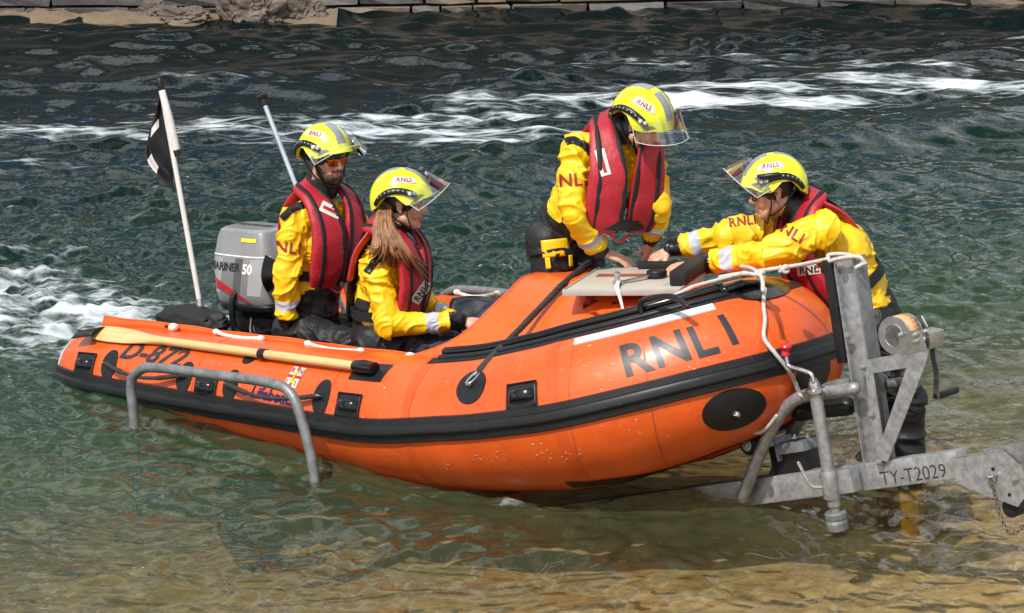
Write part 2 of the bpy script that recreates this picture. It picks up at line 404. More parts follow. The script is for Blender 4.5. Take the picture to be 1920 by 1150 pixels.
hz += waves(gx, gy, .60, 2.4, 26, 6, .5) * (.10 + .02 * far)
# swells thrown by the passing boat: long low ridges running across the harbour
def band_y(x, pts):
    W = np.array([wz(px, py, 0) for px, py in pts]); o = np.argsort(W[:, 0]); return np.interp(x, W[o, 0], W[o, 1])
b1 = band_y(gx, ((-300, 168), (0, 165), (350, 150), (700, 160), (960, 140), (1300, 122), (1920, 92), (2300, 70)))
b2 = band_y(gx, ((-300, 262), (0, 248), (500, 236), (960, 197), (1280, 172), (1600, 140), (1920, 112), (2300, 90)))
b3 = band_y(gx, ((-300, 430), (0, 418), (500, 400), (900, 350), (1250, 300), (1600, 270), (1920, 230), (2300, 200)))
wob = .25 * fbm(np.stack([gx * .8, gy * .8, gx * 0 + 2], -1), 2)
for bb, am, wd in ((b1, .06, .32), (b2, .02, .30), (b3, .055, .42)):
    q = (gy - bb + wob) / wd; hz += am * np.exp(-q * q) * (1 + .5 * fbm(np.stack([gx * 1.1, gy * .4, gx * 0 + am * 90], -1), 2))
# propeller wash astern: lumpy churned water
st = wz(95, 640, 0); ws = L2W((-.5, 0, .2))
rel = np.stack([gx - ws[0], gy - ws[1]], -1); aft = -(rel @ A(_h[0], _h[1])) ; lat = rel @ A(_p[0], _p[1])
wash = np.clip(np.exp(-(lat / (.62 + .22 * np.maximum(aft, 0))) ** 2) * np.clip((aft + .15) / .4, 0, 1) * np.exp(-np.maximum(aft, 0) / 3.2), 0, 1)
ch = fbm(np.stack([gx * 5, gy * 5, gx * 0 + 1], -1), 4)
hz += wash * (.06 * ch + .05 * np.abs(fbm(np.stack([gx * 11, gy * 11, gx * 0 + 4], -1), 3)))
# foam amount per vertex, the first swell's pale reflection included
nf = fbm(np.stack([gx * 2.2, gy * 3.0, gx * 0 + 8], -1), 4); n_lo = fbm(np.stack([gx * .5, gy * .6, gx * 0 + 3], -1), 2)
right = np.clip((gx + 5.5) / 9, .25, 1)
foam = .28 * np.exp(-((gy - b2 + wob * .6) / .62) ** 2) * (1 + .6 * n_lo) * (.55 + .5 * right)
foam += .25 * np.exp(-((gy - b1 + wob * .5 - .1) / .35) ** 2) * (1 + .6 * n_lo) * (.35 + .65 * right)  # pale sky reflection on the first swell's crest, painted in as foam
foam += .22 * np.exp(-((gy - b2 + 1.0 + wob) / .8) ** 2) * (1 + .8 * n_lo)
streak = np.clip(.55 + 1.1 * fbm(np.stack([gx * .22 + .35 * gy, gy * 3.4, gx * 0 + 6], -1), 3), 0, 1.35); foam = foam * (1 + .5 * nf) * streak + wash * .50 * (1 + .40 * ch)
# a thin lap of froth and wavelets along the hull (plan of the tube at the waterline)
bxy = W2L(np.stack([gx, gy, 0 * gx], -1)); hull_hw = np.where(bxy[..., 0] < 2.3, .93, .93 * np.sqrt(np.clip(1 - ((bxy[..., 0] - 2.3) / 1.15) ** 2, 0, 1)))
dh = np.abs(bxy[..., 1]) - hull_hw; inb = (bxy[..., 0] > -.5) & (bxy[..., 0] < 3.3); dh = np.where(inb, dh, 9)
hz *= 1 - .48 * np.exp(-(np.clip(np.where(inb, dh, np.hypot(bxy[..., 0] - np.clip(bxy[..., 0], -.5, 3.3), np.clip(np.abs(bxy[..., 1]) - .5, 0, 9))), 0, 9) / 1.0) ** 2)
lap = np.exp(-(dh / .05) ** 2) * (dh < .25); foam = foam + .06 * lap * (1 + .8 * nf); hz += np.where((dh > 0) & (dh < .8),   .015 * np.sin(dh * 2 * math.pi / .15 + 2 * nf) * np.exp(-dh / .28), 0)
for q in (wz(250, 800, 0), wz(588, 886, 0), wz(1566, 960, 0), wz(1690, 870, 0)):
    dd = np.hypot(gx - q[0], gy - q[1]); hz += .013 * np.sin(dd * 2 * math.pi / .12) * np.exp(-dd / .22) * (dd < 1.2); foam += .12 * np.exp(-((dd - .05) / .05) ** 2) * (1 + nf)
foam = np.clip(foam, 0, 1.5)
gd = -bed_z(gx, gy)

def water_material():
    m = bpy.data.materials.new('water'); m.use_nodes = True; n = m.node_tree.nodes; l = m.node_tree.links
    n.remove(n['Principled BSDF']); o = n['Material Output']
    def node(t, **kw):
        q = n.new(t)
        for k, v in kw.items(): q.inputs[k].default_value = v
        return q
    def math_(op, a, b=None, clamp=False):
        q = n.new('ShaderNodeMath'); q.operation = op; q.use_clamp = clamp
        for i, z in enumerate((a, b)):
            if z is None: continue
            if isinstance(z, (int, float)): q.inputs[i].default_value = z
            else: l.new(z, q.inputs[i])
        return q.outputs[0]
    geo = n.new('ShaderNodeNewGeometry'); dep = n.new('ShaderNodeAttribute'); dep.attribute_name = 'depth'
    fo = n.new('ShaderNodeAttribute'); fo.attribute_name = 'foam'
    # capillary ripples
    n1 = node('ShaderNodeTexNoise', Scale=9.0, Detail=3.0, Roughness=.55); l.new(geo.outputs['Position'], n1.inputs[0])
    n2 = node('ShaderNodeTexNoise', Scale=30.0, Detail=2.0); l.new(geo.outputs['Position'], n2.inputs[0])
    b1_ = node('ShaderNodeBump', Strength=.42, Distance=.02); l.new(n1.outputs['Fac'], b1_.inputs['Height'])
    b2_ = node('ShaderNodeBump', Strength=.12, Distance=.005); l.new(n2.outputs['Fac'], b2_.inputs['Height']); l.new(b1_.outputs[0], b2_.inputs['Normal'])
    # body of the water: clear in the shallows, turbid green with depth
    fac = math_('SUBTRACT', 1.0, math_('POWER', 2.718, math_('MULTIPLY', dep.outputs['Fac'], -1.65)))
    tr = node('ShaderNodeBsdfTransparent'); tr.inputs[0].default_value = (.93, .94, .83, 1)
    rampc = n.new('ShaderNodeValToRGB'); e = rampc.color_ramp.elements
    e[0].position = .10; e[0].color = (.085, .076, .033, 1); e[1].position = .95; e[1].color = (.0015, .006, .0055, 1)
    k = e.new(.32); k.color = (.022, .056, .027, 1); k = e.new(.55); k.color = (.006, .024, .014, 1)
    l.new(math_('MULTIPLY', dep.outputs['Fac'], .52), rampc.inputs[0])
    df = n.new('ShaderNodeBsdfDiffuse'); l.new(rampc.outputs[0], df.inputs[0])
    body = n.new('ShaderNodeMixShader'); l.new(fac, body.inputs[0]); l.new(tr.outputs[0], body.inputs[1]); l.new(df.outputs[0], body.inputs[2])
    gl = node('ShaderNodeBsdfGlossy', Roughness=.015); gl.inputs[0].default_value = (1, 1, 1, 1); l.new(b2_.outputs[0], gl.inputs['Normal'])
    fr = node('ShaderNodeFresnel', IOR=1.333); l.new(b2_.outputs[0], fr.inputs['Normal'])
    surf = n.new('ShaderNodeMixShader'); l.new(fr.outputs[0], surf.inputs[0]); l.new(body.outputs[0], surf.inputs[1]); l.new(gl.outputs[0], surf.inputs[2])
    # foam
    n3 = node('ShaderNodeTexNoise', Scale=20.0, Detail=9.0, Roughness=.8); mp = n.new('ShaderNodeMapping'); mp.inputs['Scale'].default_value = (.55, 2.0, 1)
    l.new(geo.outputs['Position'], mp.inputs[0]); l.new(mp.outputs[0], n3.inputs[0])
    ff = n.new('ShaderNodeMapRange'); ff.inputs[1].default_value = .70; ff.inputs[2].default_value = 1.08; ff.interpolation_type = 'SMOOTHSTEP'
    vo = n.new('ShaderNodeTexVoronoi'); vo.inputs['Scale'].default_value = 9.0; vm = n.new('ShaderNodeMix'); vm.data_type = 'VECTOR'; vm.inputs[0].default_value = .06
    l.new(mp.outputs[0], vm.inputs[4]); l.new(n3.outputs['Color'], vm.inputs[5]); l.new(vm.outputs[1], vo.inputs['Vector'])
    l.new(math_('ADD', fo.outputs['Fac'], math_('ADD', math_('MULTIPLY', n3.outputs['Fac'], .62), math_('MULTIPLY', vo.outputs['Distance'], .42))), ff.inputs[0])
    fd = n.new('ShaderNodeBsdfDiffuse'); fd.inputs[0].default_value = (.50, .55, .58, 1)
    fin = n.new('ShaderNodeMixShader'); l.new(ff.outputs[0], fin.inputs[0]); l.new(surf.outputs[0], fin.inputs[1]); l.new(fd.outputs[0], fin.inputs[2])
    l.new(fin.outputs[0], o.inputs[0]); return m
water = grid_mesh('water', wx, wyv, hz, water_material(), {'foam': foam, 'depth': gd})
tag(water, 'green harbour water, clear and brown in the shallows, with foam streaks', kind='structure')

# --- hill behind the quay (mirrored as the dark tone of the water)
hx, hy = np.linspace(-160, 160, 60), np.linspace(34, 190, 30)
g1, g2 = np.meshgrid(hx, hy)
hill = grid_mesh('hill', hx, hy, 2.2 + np.clip(g2 - 36, 0, 110) * .30 + 4 * fbm(np.stack([g1 * .04, g2 * .04, g1 * 0], -1), 3) * np.clip((g2 - 36) / 20, 0, 1), MATS['hillside'])
tag(hill, 'dark wooded hillside rising behind the far quay', kind='structure')

# --- far quay wall of coursed stone
def quay():
    root = empty('quay_wall', loc=(0, 0, 0))
    tag(root, 'weathered stone quay wall along the far side of the harbour', 'wall')
    line = [(-900, 27), (0, 27), (400, 27), (780, 24), (1110, 18), (1400, 13), (1920, 5), (2900, -8)]
    W = np.array([wz(px, py, 0) for px, py in line])
    core = MB()
    for i in range(len(W) - 1):
        a, b = W[i] + A(0, .16, 0), W[i + 1] + A(0, .16, 0)
        core.add([a + A(0, 0, -2.5), b + A(0, 0, -2.5), b + A(0, 0, 2.2), a + A(0, 0, 2.2), a + A(0, 4.5, 2.2), b + A(0, 4.5, 2.2)], [(0, 1, 2, 3), (3, 2, 5, 4)])
    core.build('wall_core', 'stone_dark', root, smooth=False)
    meshes = {}
    def block(L, H, mat, seed):
        key = (round(L, 2), round(H, 2), mat, seed % 4)
        if key not in meshes:
            bm = bmesh.new(); bmesh.ops.create_cube(bm, size=1); bmesh.ops.scale(bm, vec=(L - .025, .22, H - .02), verts=bm.verts)
            bmesh.ops.subdivide_edges(bm, edges=bm.edges[:], cuts=1, use_grid_fill=True)
            r = random.Random(seed)
            for v in bm.verts: v.co += Vector((r.uniform(-.012, .012), r.uniform(-.025, .025), r.uniform(-.008, .008)))
            me = bpy.data.meshes.new('stone_block'); bm.to_mesh(me); bm.free(); me.materials.append(MATS[mat]); meshes[key] = me
        return meshes[key]
    x = -6.4; k = 0
    for course, (z0, H) in enumerate(((-.06, .13), (.075, .15), (.23, .17))):
        x = -6.4 + .2 * course
        while x < 6.6:
            L = random.choice((.28, .36, .48, .6, .72, .9)); xc = x + L / 2
            yq = np.interp(xc, W[:, 0], W[:, 1])
            mt = 'stone_dark' if xc < -2.6 else random.choice(('stone_grey', 'stone_grey', 'stone_tan')) if xc < -.9 else random.choice(('stone_tan', 'stone_tan', 'stone_grey')) if xc < 1.4 else random.choice(('stone_dark', 'stone_tan'))
            o = bpy.data.objects.new('stone_block', block(L, H, mt, k)); COL.objects.link(o); o.parent = root
            sl = (np.interp(xc + .2, W[:, 0], W[:, 1]) - np.interp(xc - .2, W[:, 0], W[:, 1])) / .4
            step = .0 if course < 1 else .05 * course
            o.location = (xc, yq + .03 + step + random.uniform(-.015, .015), z0 + H / 2); o.rotation_euler = (0, 0, math.atan(sl))
            x += L; k += 1
    return root
quay()
def rock(px0, px1, py, hgt, label, seed, dy=0.0):
    a, b = wz(px0, py, 0), wz(px1, py, 0); c = (a + b) / 2 + A(0, .12 + dy, 0); w = np.linalg.norm(b - a)
    bm = bmesh.new(); bmesh.ops.create_icosphere(bm, subdivisions=5, radius=1)
    V = np.array([v.co[:] for v in bm.verts]); n = V.copy()
    # angular strata: clip against random planes, then break up
    r = np.random.default_rng(seed); d = np.ones(len(V)) * 1.15
    for _ in range(26):
        q = nrm(r.normal(size=3)); t = r.uniform(.62, .95); dn = n @ q; ok = dn > .05; d[ok] = np.minimum(d[ok], t / dn[ok])
    P = n * d[:, None]; P = P + n * (.22 * fbm(n * 2.6 + seed, 5) + .16 * (1 - np.abs(fbm(n * 6 + seed, 3))) - .1)[:, None]
    P *= A(w / 2, w * .28, hgt)
    for v, p in zip(bm.verts, P): v.co = p
    me = bpy.data.meshes.new('rock'); bm.to_mesh(me); bm.free(); me.materials.append(MATS['rock'])
    o = bpy.data.objects.new('rock', me); COL.objects.link(o); o.location = c + A(0, 0, hgt * .12)
    tag(o, label, 'rock', 'rocks at the foot of the quay')
rock(240, 330, 33, .14, 'low dark rock left of the big pale boulder below the quay', 11)
rock(395, 545, 38, .33, 'biggest jagged pale boulder at the foot of the quay', 12)
rock(525, 612, 38, .24, 'rounded brown boulder right of the biggest jagged boulder', 13, .05)
rock(300, 400, 37, .10, 'flat low rock between the dark rock and the big boulder', 14, -.05)
def beach():
    X = np.linspace(-5.6, -1.6, 60); V = []; n = 5
    mb = MB(); P = []
    for i, x in enumerate(X):
        y0 = wz(960 + x / 29.9 * FPX * .97, 36 + 2 * math.sin(i * .7), 0)[1]
        for j, (dy, z) in enumerate(((-.25, -.12), (0, -.01), (.2, .045), (.5, .08), (1.2, .12))):
            P.append((x, y0 + dy, z + .012 * math.sin(i * 1.7 + j)))
    mb.add(P, [(i * n + j, (i + 1) * n + j, (i + 1) * n + j + 1, i * n + j + 1) for i in range(59) for j in range(n - 1)])
    tag(mb.build('shingle_strip', 'sand'), 'narrow strip of tan shingle below the far quay wall', kind='structure')
beach()

# ================================================================== LIFEBOAT
def M4(R, o): 
    m = Matrix.Identity(4)
    for i in range(3):
        for j in range(3): m[i][j] = R[i][j]
        m[i][3] = o[i]
    return m
boat = empty('inflatable_lifeboat', M4(BR, BO))
tag(boat, 'orange inflatable rescue boat with black rubbing strake, its bow run onto the trailer', 'boat')

# tube centre line, starboard stern -> bow -> port stern
XA, XS, AB, HB = -.60, 2.27, 1.44, .68
_st = [(x, -HB) for x in np.linspace(XA, XS, 64)]
_th = np.linspace(0, math.pi, 111)[1:-1]
_bw = [(XS + AB * abs(math.sin(t)) ** (2 / 2.1), -HB * np.sign(math.cos(t)) * abs(math.cos(t)) ** (2 / 2.1)) for t in _th]
_pl = np.array(_st + _bw + [(x, HB) for x in np.linspace(XS, XA, 64)])
_zc = np.interp(_pl[:, 0], (-.5, 1.7, 2.2, 2.73, 3.17, 3.46, 3.62, 3.77), (.275, .265, .272, .328, .408, .500, .565, .625))
CL = np.column_stack([_pl, _zc])
_L = np.concatenate([[0], np.cumsum(np.linalg.norm(np.diff(CL, axis=0), axis=1))])
SS = np.linspace(0, _L[-1], 300)
k_ = np.ones(9) / 9
def _sm(a): return np.convolve(np.pad(a, 4, mode='edge'), k_, 'valid')
CL = np.stack([_sm(np.interp(SS, _L, CL[:, k])) for k in range(3)], 1)
TT = nrm(np.gradient(CL, axis=0)); NO = nrm(np.cross(TT, A(0, 0, 1))); UP = np.cross(NO, TT)
_dist = np.minimum(SS, SS[-1] - SS)
RR = np.interp(_dist, (0, .03, .10, .22, .40, .60, 2.7, 3.35, 3.85, 4.4), (.085, .125, .175, .225, .255, .268, .318, .345, .385, .372))
RR = np.convolve(np.pad(RR, 3, mode='edge'), np.ones(7) / 7, 'valid')
SMID = SS[-1] / 2
def surf(s, phi, off=0.0):
    s = np.clip(s, 0, SS[-1]); g = lambda a: np.stack([np.interp(s, SS, a[:, k]) for k in range(3)], -1)
    c, no, up = g(CL), g(NO), g(UP); r = np.interp(s, SS, RR) + off
    return c + np.asarray(r)[..., None] * (np.cos(phi)[..., None] * no + np.sin(phi)[..., None] * up)
def surf1(s, phi, off=0.0): return surf(np.array([s]), np.array([phi]), off)[0]
def surf_n(s, phi):
    return nrm(surf1(s, phi, .05) - surf1(s, phi, 0))
_gs, _gp = np.meshgrid(np.linspace(0, SMID + .6, 420), np.radians(np.linspace(-75, 110, 150)), indexing='ij')
_gw = L2W(surf(_gs.ravel(), _gp.ravel())); _gpx = proj(_gw)
_gn = (surf(_gs.ravel(), _gp.ravel(), .05) - surf(_gs.ravel(), _gp.ravel())) @ BR.T
_vis = np.sum(_gn * (CO - _gw), 1) > 0
def tube_px(px, py):
    d = np.hypot(_gpx[:, 0] - px, _gpx[:, 1] - py) + np.where(_vis, 0, 1e6); i = int(np.argmin(d)); return _gs.ravel()[i], _gp.ravel()[i]
def tmap(s0, p0, rot=0.0, off=.003):
    c, sn = math.cos(rot), math.sin(rot); r = float(np.interp(s0, SS, RR)); ks = float(np.linalg.norm(surf1(s0 + .02, p0) - surf1(s0 - .02, p0)) / .04)
    return lambda u, v: surf1(s0 + (u * c - v * sn) / ks, p0 + (u * sn + v * c) / r, off)

mb = MB(); sg = 48; ph = np.linspace(0, 2 * math.pi, sg, endpoint=False)
V = surf(np.repeat(SS, sg), np.tile(ph, len(SS))); F = []
for i in range(len(SS) - 1):
    for j in range(sg): k = (j + 1) % sg; F.append((i * sg + j, i * sg + k, (i + 1) * sg + k, (i + 1) * sg + j))
F += [tuple(range(sg))[::-1], tuple((len(SS) - 1) * sg + j for j in range(sg))]
mb.add(V, F); tube = mb.build('buoyancy_tube', 'orange_rubber', boat)
def ring(name, s, w, off, mat, parent=boat, p0=-100, p1=200, slant=0.0, n=46):
    mb = MB(); ps = np.radians(np.linspace(p0, p1, n)); rows = ((-w / 2, -.002), (-w / 2, off), (w / 2, off), (w / 2, -.002)); V = []
    for p in ps:
        for dw, o_ in rows: V.append(surf1(s + dw + slant * math.sin(p), p, o_))
    mb.add(V, [(i * 4 + j, (i + 1) * 4 + j, (i + 1) * 4 + j + 1, i * 4 + j + 1) for i in range(n - 1) for j in range(3)])
    return mb.build(name, mat, parent)
for px, py, sl in ((395, 655, .0), (625, 720, 0), (762, 760, .05), (1052, 700, .06), (1240, 800, .05), (1450, 590, .0)):
    s_, p_ = tube_px(px, py); ring('seam', s_, .006, .0016, 'orange_seam', tube, slant=sl)
for px, py in ((770, 770), (1046, 700)):                      # wide joint tapes beside two of the seams
    s_, p_ = tube_px(px, py); ring('joint_tape', s_ - .03, .05, .0014, 'orange_tape', tube)
s_, p_ = tube_px(122, 652); ring('stern_band', s_, .034, .008, 'silver_tape', boat, -10, 130, .02)
ring('stern_band', SS[-1] - s_, .034, .008, 'silver_tape', boat, -60, 130, .02)

# strake along the outside of the tube; it climbs a little on the bow
def strake_phi(s): d = np.minimum(s, SS[-1] - s); return np.radians(np.interp(d, (0, 2.6, 3.2, 4.5), (-1, 0, 5, 8)))
ss = np.linspace(.035, SS[-1] - .035, 260); P = surf(ss, strake_phi(ss), -.004); Nn = nrm(surf(ss, strake_phi(ss), .05) - P)
mb = MB(); prof(mb, P, Nn, [(0, -.062), (.016, -.058), (.020, -.030), (.034, -.024), (.040, -.012), (.040, .012), (.034, .022), (.020, .028), (.016, .056), (0, .062)])
mb.build('rubbing_strake', 'black_rubber', boat, auto=.5)

# bow: top rail, band and silver tape
sA, sB = tube_px(800, 700)[0], tube_px(1385, 575)[0]
for nm, ph0, ra, rb, off, mt in (('top_rail', 84, .024, .024, .016, 'black_gloss'), ('top_rail', 76, .018, .012, .006, 'black_rubber')):
    ss = np.linspace(sA, sB, 60); P = surf(ss, np.radians(np.full(60, ph0) - np.linspace(0, 3, 60)), off); N_ = nrm(surf(ss, np.radians(np.full(60, ph0)), .06) - surf(ss, np.radians(np.full(60, ph0)), 0))
    mb = MB(); sweep(mb, P, rb, ra, N=N_, seg=14); mb.build(nm, mt, boat)
ss = np.linspace(sA - .05, SMID + .3, 90); pz = np.radians(np.interp(ss, (sA, sB, SMID), (72, 71, 64)))
mb = MB(); prof(mb, surf(ss, pz, 0), nrm(surf(ss, pz, .05) - surf(ss, pz, 0)), [(-.002, -.028), (.005, -.024), (.005, .024), (-.002, .028)]); mb.build('deck_band', 'black_rubber', boat)
sC, sD = tube_px(1075, 656)[0], tube_px(1345, 580)[0]
ss = np.linspace(sC, sD, 50); pz = np.radians(np.linspace(62, 63, 50))
mb = MB(); prof(mb, surf(ss, pz, 0), nrm(surf(ss, pz, .05) - surf(ss, pz, 0)), [(-.002, -.024), (.004, -.022), (.004, .022), (-.002, .024)]); mb.build('silver_strip', 'silver_tape', boat)
e0 = surf1(sB, rad(76), .016); e1 = surf1(sB + .12, rad(74), .02)
mb = MB(); sweep(mb, np.array([e0, (e0 + e1) / 2 + A(0, 0, .012), e1]), [.030, .036, .03], [.024, .02, .012], seg=10); mb.build('rail_end', 'black_gloss', boat)

# spray flaps standing on the tubes
FA, FB = bl(190, 590, 1, -.59), bl(802, 668, 1, -.59)
def flap(side):
    X = np.linspace(FA[0], FB[0], 50) if side < 0 else np.linspace(-.3, 2.3, 50); mb = MB(); Vv = []
    for i, x in enumerate(X):
        wv = .008 * math.sin(x * 7) + .006 * math.sin(x * 17 + 1); e = min(1, (x - FA[0]) / .05 + .2, (FB[0] - x) / .12 + .3) if side < 0 else 1
        zt = np.interp(x, (FA[0], FB[0]), (FA[2], FB[2])) - .045
        zb = np.interp(x, (-.4, 0, 2.2), (.40, .50, .555)); yb = np.interp(x, (-.4, 2.2), (-.60, -.58))
        for q in (0, .35, .7, 1.0):
            Vv.append((x, -side * (yb + .0 * q + wv * q - .01 * q), zb - .03 * (1 - q) + (zt + .045 - zb) * q * e))
    mb.add(Vv, [(i * 4 + j, (i + 1) * 4 + j, (i + 1) * 4 + j + 1, i * 4 + j + 1) for i in range(49) for j in range(3)])
    o = mb.build('spray_flap', 'orange_fabric', boat, solid=.007)
    top = np.array(Vv)[3::4]; mb = MB(); sweep(mb, top, .005, seg=6); mb.build('hem', 'orange_fabric', o)
    return np.array(Vv).reshape(50, 4, 3)
FS = flap(-1); FP = flap(1)
def loop_rope(a, b, out, sag=.03):
    a, b = np.asarray(a), np.asarray(b); t = np.linspace(0, 1, 13)[:, None]
    P = a + (b - a) * t + out * np.sin(t * math.pi) * .02 + A(0, 0, -1) * np.sin(t * math.pi) * sag
    mb = MB(); sweep(mb, P, .011, seg=8); o = mb.build('grab_rope', 'white_rope', boat)
    for q, d in ((a, P[1] - P[0]), (b, P[-2] - P[-1])):
        m2 = MB(); d = nrm(d); lathe(m2, q - d * .015, d, [(-.012, .004), (-.008, .013), (.006, .018), (.020, .016), (.028, .009)], 12); m2.build('knot', 'white_rope', o)
def flap_px(px, py): return bl(px, py, 1, -.615)
for (a, b) in (((412, 628), (493, 640)), ((584, 650), (680, 663))):
    loop_rope(flap_px(a[0], a[1] - 6) + A(0, -.02, 0), flap_px(b[0], b[1] - 6) + A(0, -.02, 0), A(0, -1, 0), .006)
for q in ((332, 613), (776, 668)):
    P = flap_px(*q) + A(0, -.02, 0); mb = MB(); lathe(mb, P, (.2, -1, .1), [(-.02, .006), (-.012, .02), (.01, .025), (.026, .021), (.034, .01)], 12)
    o = mb.build('knot', 'white_rope', boat); mb = MB(); cyl(mb, P + A(-.07, .0, .0), P + A(-.015, 0, 0), .009, 8); mb.build('toggle', 'black_rubber', o)
for (a, b) in (((858, 549), (930, 552)), ((958, 556), (1010, 560))):
    pa, pb = bl(*a, 1, .585), bl(*b, 1, .585); loop_rope(pa, pb, A(0, -1, 0), .015)

# deck, transom and hull bottom
mb = MB(); box(mb, (1.6, 0, .10), 3.6, 1.04, .03); mb.build('deck', 'grey_deck', boat)
mb = MB(); box(mb, (.42, 0, .27), .05, 1.0, .40); mb.build('transom', 'black_rubber', boat, bevel=.008)
def hull():
    X = np.linspace(-.2, 3.86, 40); Vv = []; n = 9
    for x in X:
        k = np.clip((x - XS) / AB, 0, 1); hw = HB * math.sqrt(max(.0, 1 - min(1, k * .98) ** 2.1)) ; zc = np.interp(x, CL[:150, 0], CL[:150, 2]) if x < 3.7 else .55
        zk = np.interp(x, (-.2, 1, 2.2, 3.0, 3.5, 3.86), (-.05, -.11, -.12, -.04, .10, .26)); r = .30
        for j in range(n):
            t = j / (n - 1) * 2 - 1; Vv.append((x, t * max(hw, .02), zk + (zc - r * .93 - zk) * abs(t) ** 1.1))
    mb = MB(); mb.add(Vv, [(i * n + j, i * n + j + 1, (i + 1) * n + j + 1, (i + 1) * n + j) for i in range(39) for j in range(n - 1)])
    return mb.build('hull_bottom', 'black_rubber', boat, solid=.01)
hull()
def belly():
    K = [tube_px(*q) for q in ((1060, 903), (1150, 897), (1250, 879), (1350, 848), (1440, 812), (1500, 776))]; s0 = np.array([k[0] for k in K]); p0 = np.array([k[1] for k in K]); o = np.argsort(s0); n = 50
    ss = np.linspace(s0[o][0], SMID + .2, n); pb = np.interp(ss, s0[o], p0[o])
    for a, b in ((0, 13), (21, 60)):
        V = []; m = 8
        for i in range(n):
            for j in range(m): V.append(surf1(ss[i], pb[i] - rad(a + (b - a) * j / (m - 1)), .004))
        mb = MB(); mb.add(V, [(i * m + j, (i + 1) * m + j, (i + 1) * m + j + 1, i * m + j + 1) for i in range(n - 1) for j in range(m - 1)]); mb.build('bottom_skin', 'black_rubber', boat)
belly()
# orange keel strip
mb = MB(); P = cr([(2.6, -.13, -.075), (3.1, -.11, .02), (3.5, -.08, .13), (3.8, -.04, .25)], 8); prof(mb, P, A(0, -.35, -1), [(.004, -.035), (.014, -.03), (.014, .03), (.004, .035)]); mb.build('keel_strip', 'orange_rubber', boat)

# bow cover: a taut orange apron from the tube tops up to a flat-topped ridge
def cover():
    nu, nv = 46, 45; Vv = []
    for i in range(nu):
        a = i / (nu - 1)
        for j in range(nv):
            b = j / (nv - 1) * 2 - 1; yy = abs(b)
            Xa = np.interp(yy, (0, .3, .5, .8, 1), (2.44, 2.46, 2.46, 2.32, 2.06)); Xf = np.interp(yy, (0, .5, .8, 1), (3.66, 3.58, 3.36, 3.05))
            x = Xa + (Xf - Xa) * a
            k = np.clip((x - XS) / AB, 0, 1); hw = np.interp(x, (2.0, 2.3, 2.8, 3.1, 3.4, 3.66), (.62, .62, .585, .53, .42, .26))
            i_c = np.argmin(np.abs(CL[:150, 0] - x)); zt = CL[i_c, 2] + RR[i_c] * .97
            pk = np.interp(x, (2.2, 2.42, 2.9, 3.2, 3.45, 3.66), (.88, .93, .915, .90, .885, .88)); pk = max(pk, zt + .0)
            sh = 1 - np.clip((yy - .30) / .70, 0, 1) ** 1.05; sh = .5 * sh + .5 * sh * sh * (3 - 2 * sh)
            y = b * hw * (1 if yy > .2 else 1)
            z = zt + (pk - zt) * sh
            wr = .012 * noise3(np.array([x * 5, y * 7, 1.])) + .010 * (1 - abs(noise3(np.array([x * 4 + y * 6, y * 2.5 - x * 3, 4.])))) * sh * (1 - sh) * 4
            Vv.append((x, y, z + wr))
    mb = MB(); mb.add(Vv, [(i * nv + j, i * nv + j + 1, (i + 1) * nv + j + 1, (i + 1) * nv + j) for i in range(nu - 1) for j in range(nv - 1)])
    o = mb.build('bow_cover', 'orange_fabric', boat, solid=.006)
    G = np.array(Vv).reshape(nu, nv, 3)
    mb = MB(); sweep(mb, G[0], .007, seg=6); mb.build('cover_hem', 'orange_seam', o)
    return o, G
cov, CG = cover()
def cov_px(px, py, lift=.004):
    W = L2W(CG.reshape(-1, 3)); d = np.hypot(*(proj(W) - A(px, py)).T); i = int(np.argmin(d)); return CG.reshape(-1, 3)[i] + A(0, 0, lift)
def cov_patch(name, quad, mat, n=9, lift=.008):
    q = [np.array(v, float) for v in quad]; Vv = []
    for i in range(n):
        for j in range(n):
            u, v = i / (n - 1), j / (n - 1); p = (1 - u) * (1 - v) * q[0] + u * (1 - v) * q[1] + u * v * q[2] + (1 - u) * v * q[3]
            Vv.append(cov_px(*p, lift))
    mb = MB(); mb.add(Vv, [(i * n + j, (i + 1) * n + j, (i + 1) * n + j + 1, i * n + j + 1) for i in range(n - 1) for j in range(n - 1)]); return mb.build(name, mat, cov)
# black bow pad and mooring patch on the bow
s_, p_ = tube_px(1445, 540)

# patches, eyes, grips, lettering on the starboard tube
def ell(rx, ry, nr=6, na=28, a0=0, cut=None):
    V = [(0, 0)]; F = []
    for i in range(1, nr + 1):
        for j in range(na):
            t = 2 * math.pi * j / na; V.append((rx * i / nr * math.cos(t), ry * i / nr * math.sin(t)))
    for j in range(na): F.append((0, 1 + j, 1 + (j + 1) % na))
    for i in range(nr - 1):
        for j in range(na): a = 1 + i * na; F.append((a + j, a + na + j, a + na + (j + 1) % na, a + (j + 1) % na))
    return np.array(V), F
def patch(px, py, rx, ry, name='patch', mat='black_rubber', rot=0, off=.005, parent=boat):
    s0, p0 = tube_px(px, py); V2, F = ell(rx, ry); f = tmap(s0, p0, rot, off); g = tmap(s0, p0, rot, -.003)
    P = [f(u, v) for u, v in V2]; n = len(P); P += [g(u * 1.03, v * 1.03) for u, v in V2[-28:]]
    F = F + [(n - 28 + j, n + j, n + (j + 1) % 28, n - 28 + (j + 1) % 28) for j in range(28)]
    mb = MB(); mb.add(P, F); return mb.build(name, mat, parent), s0, p0
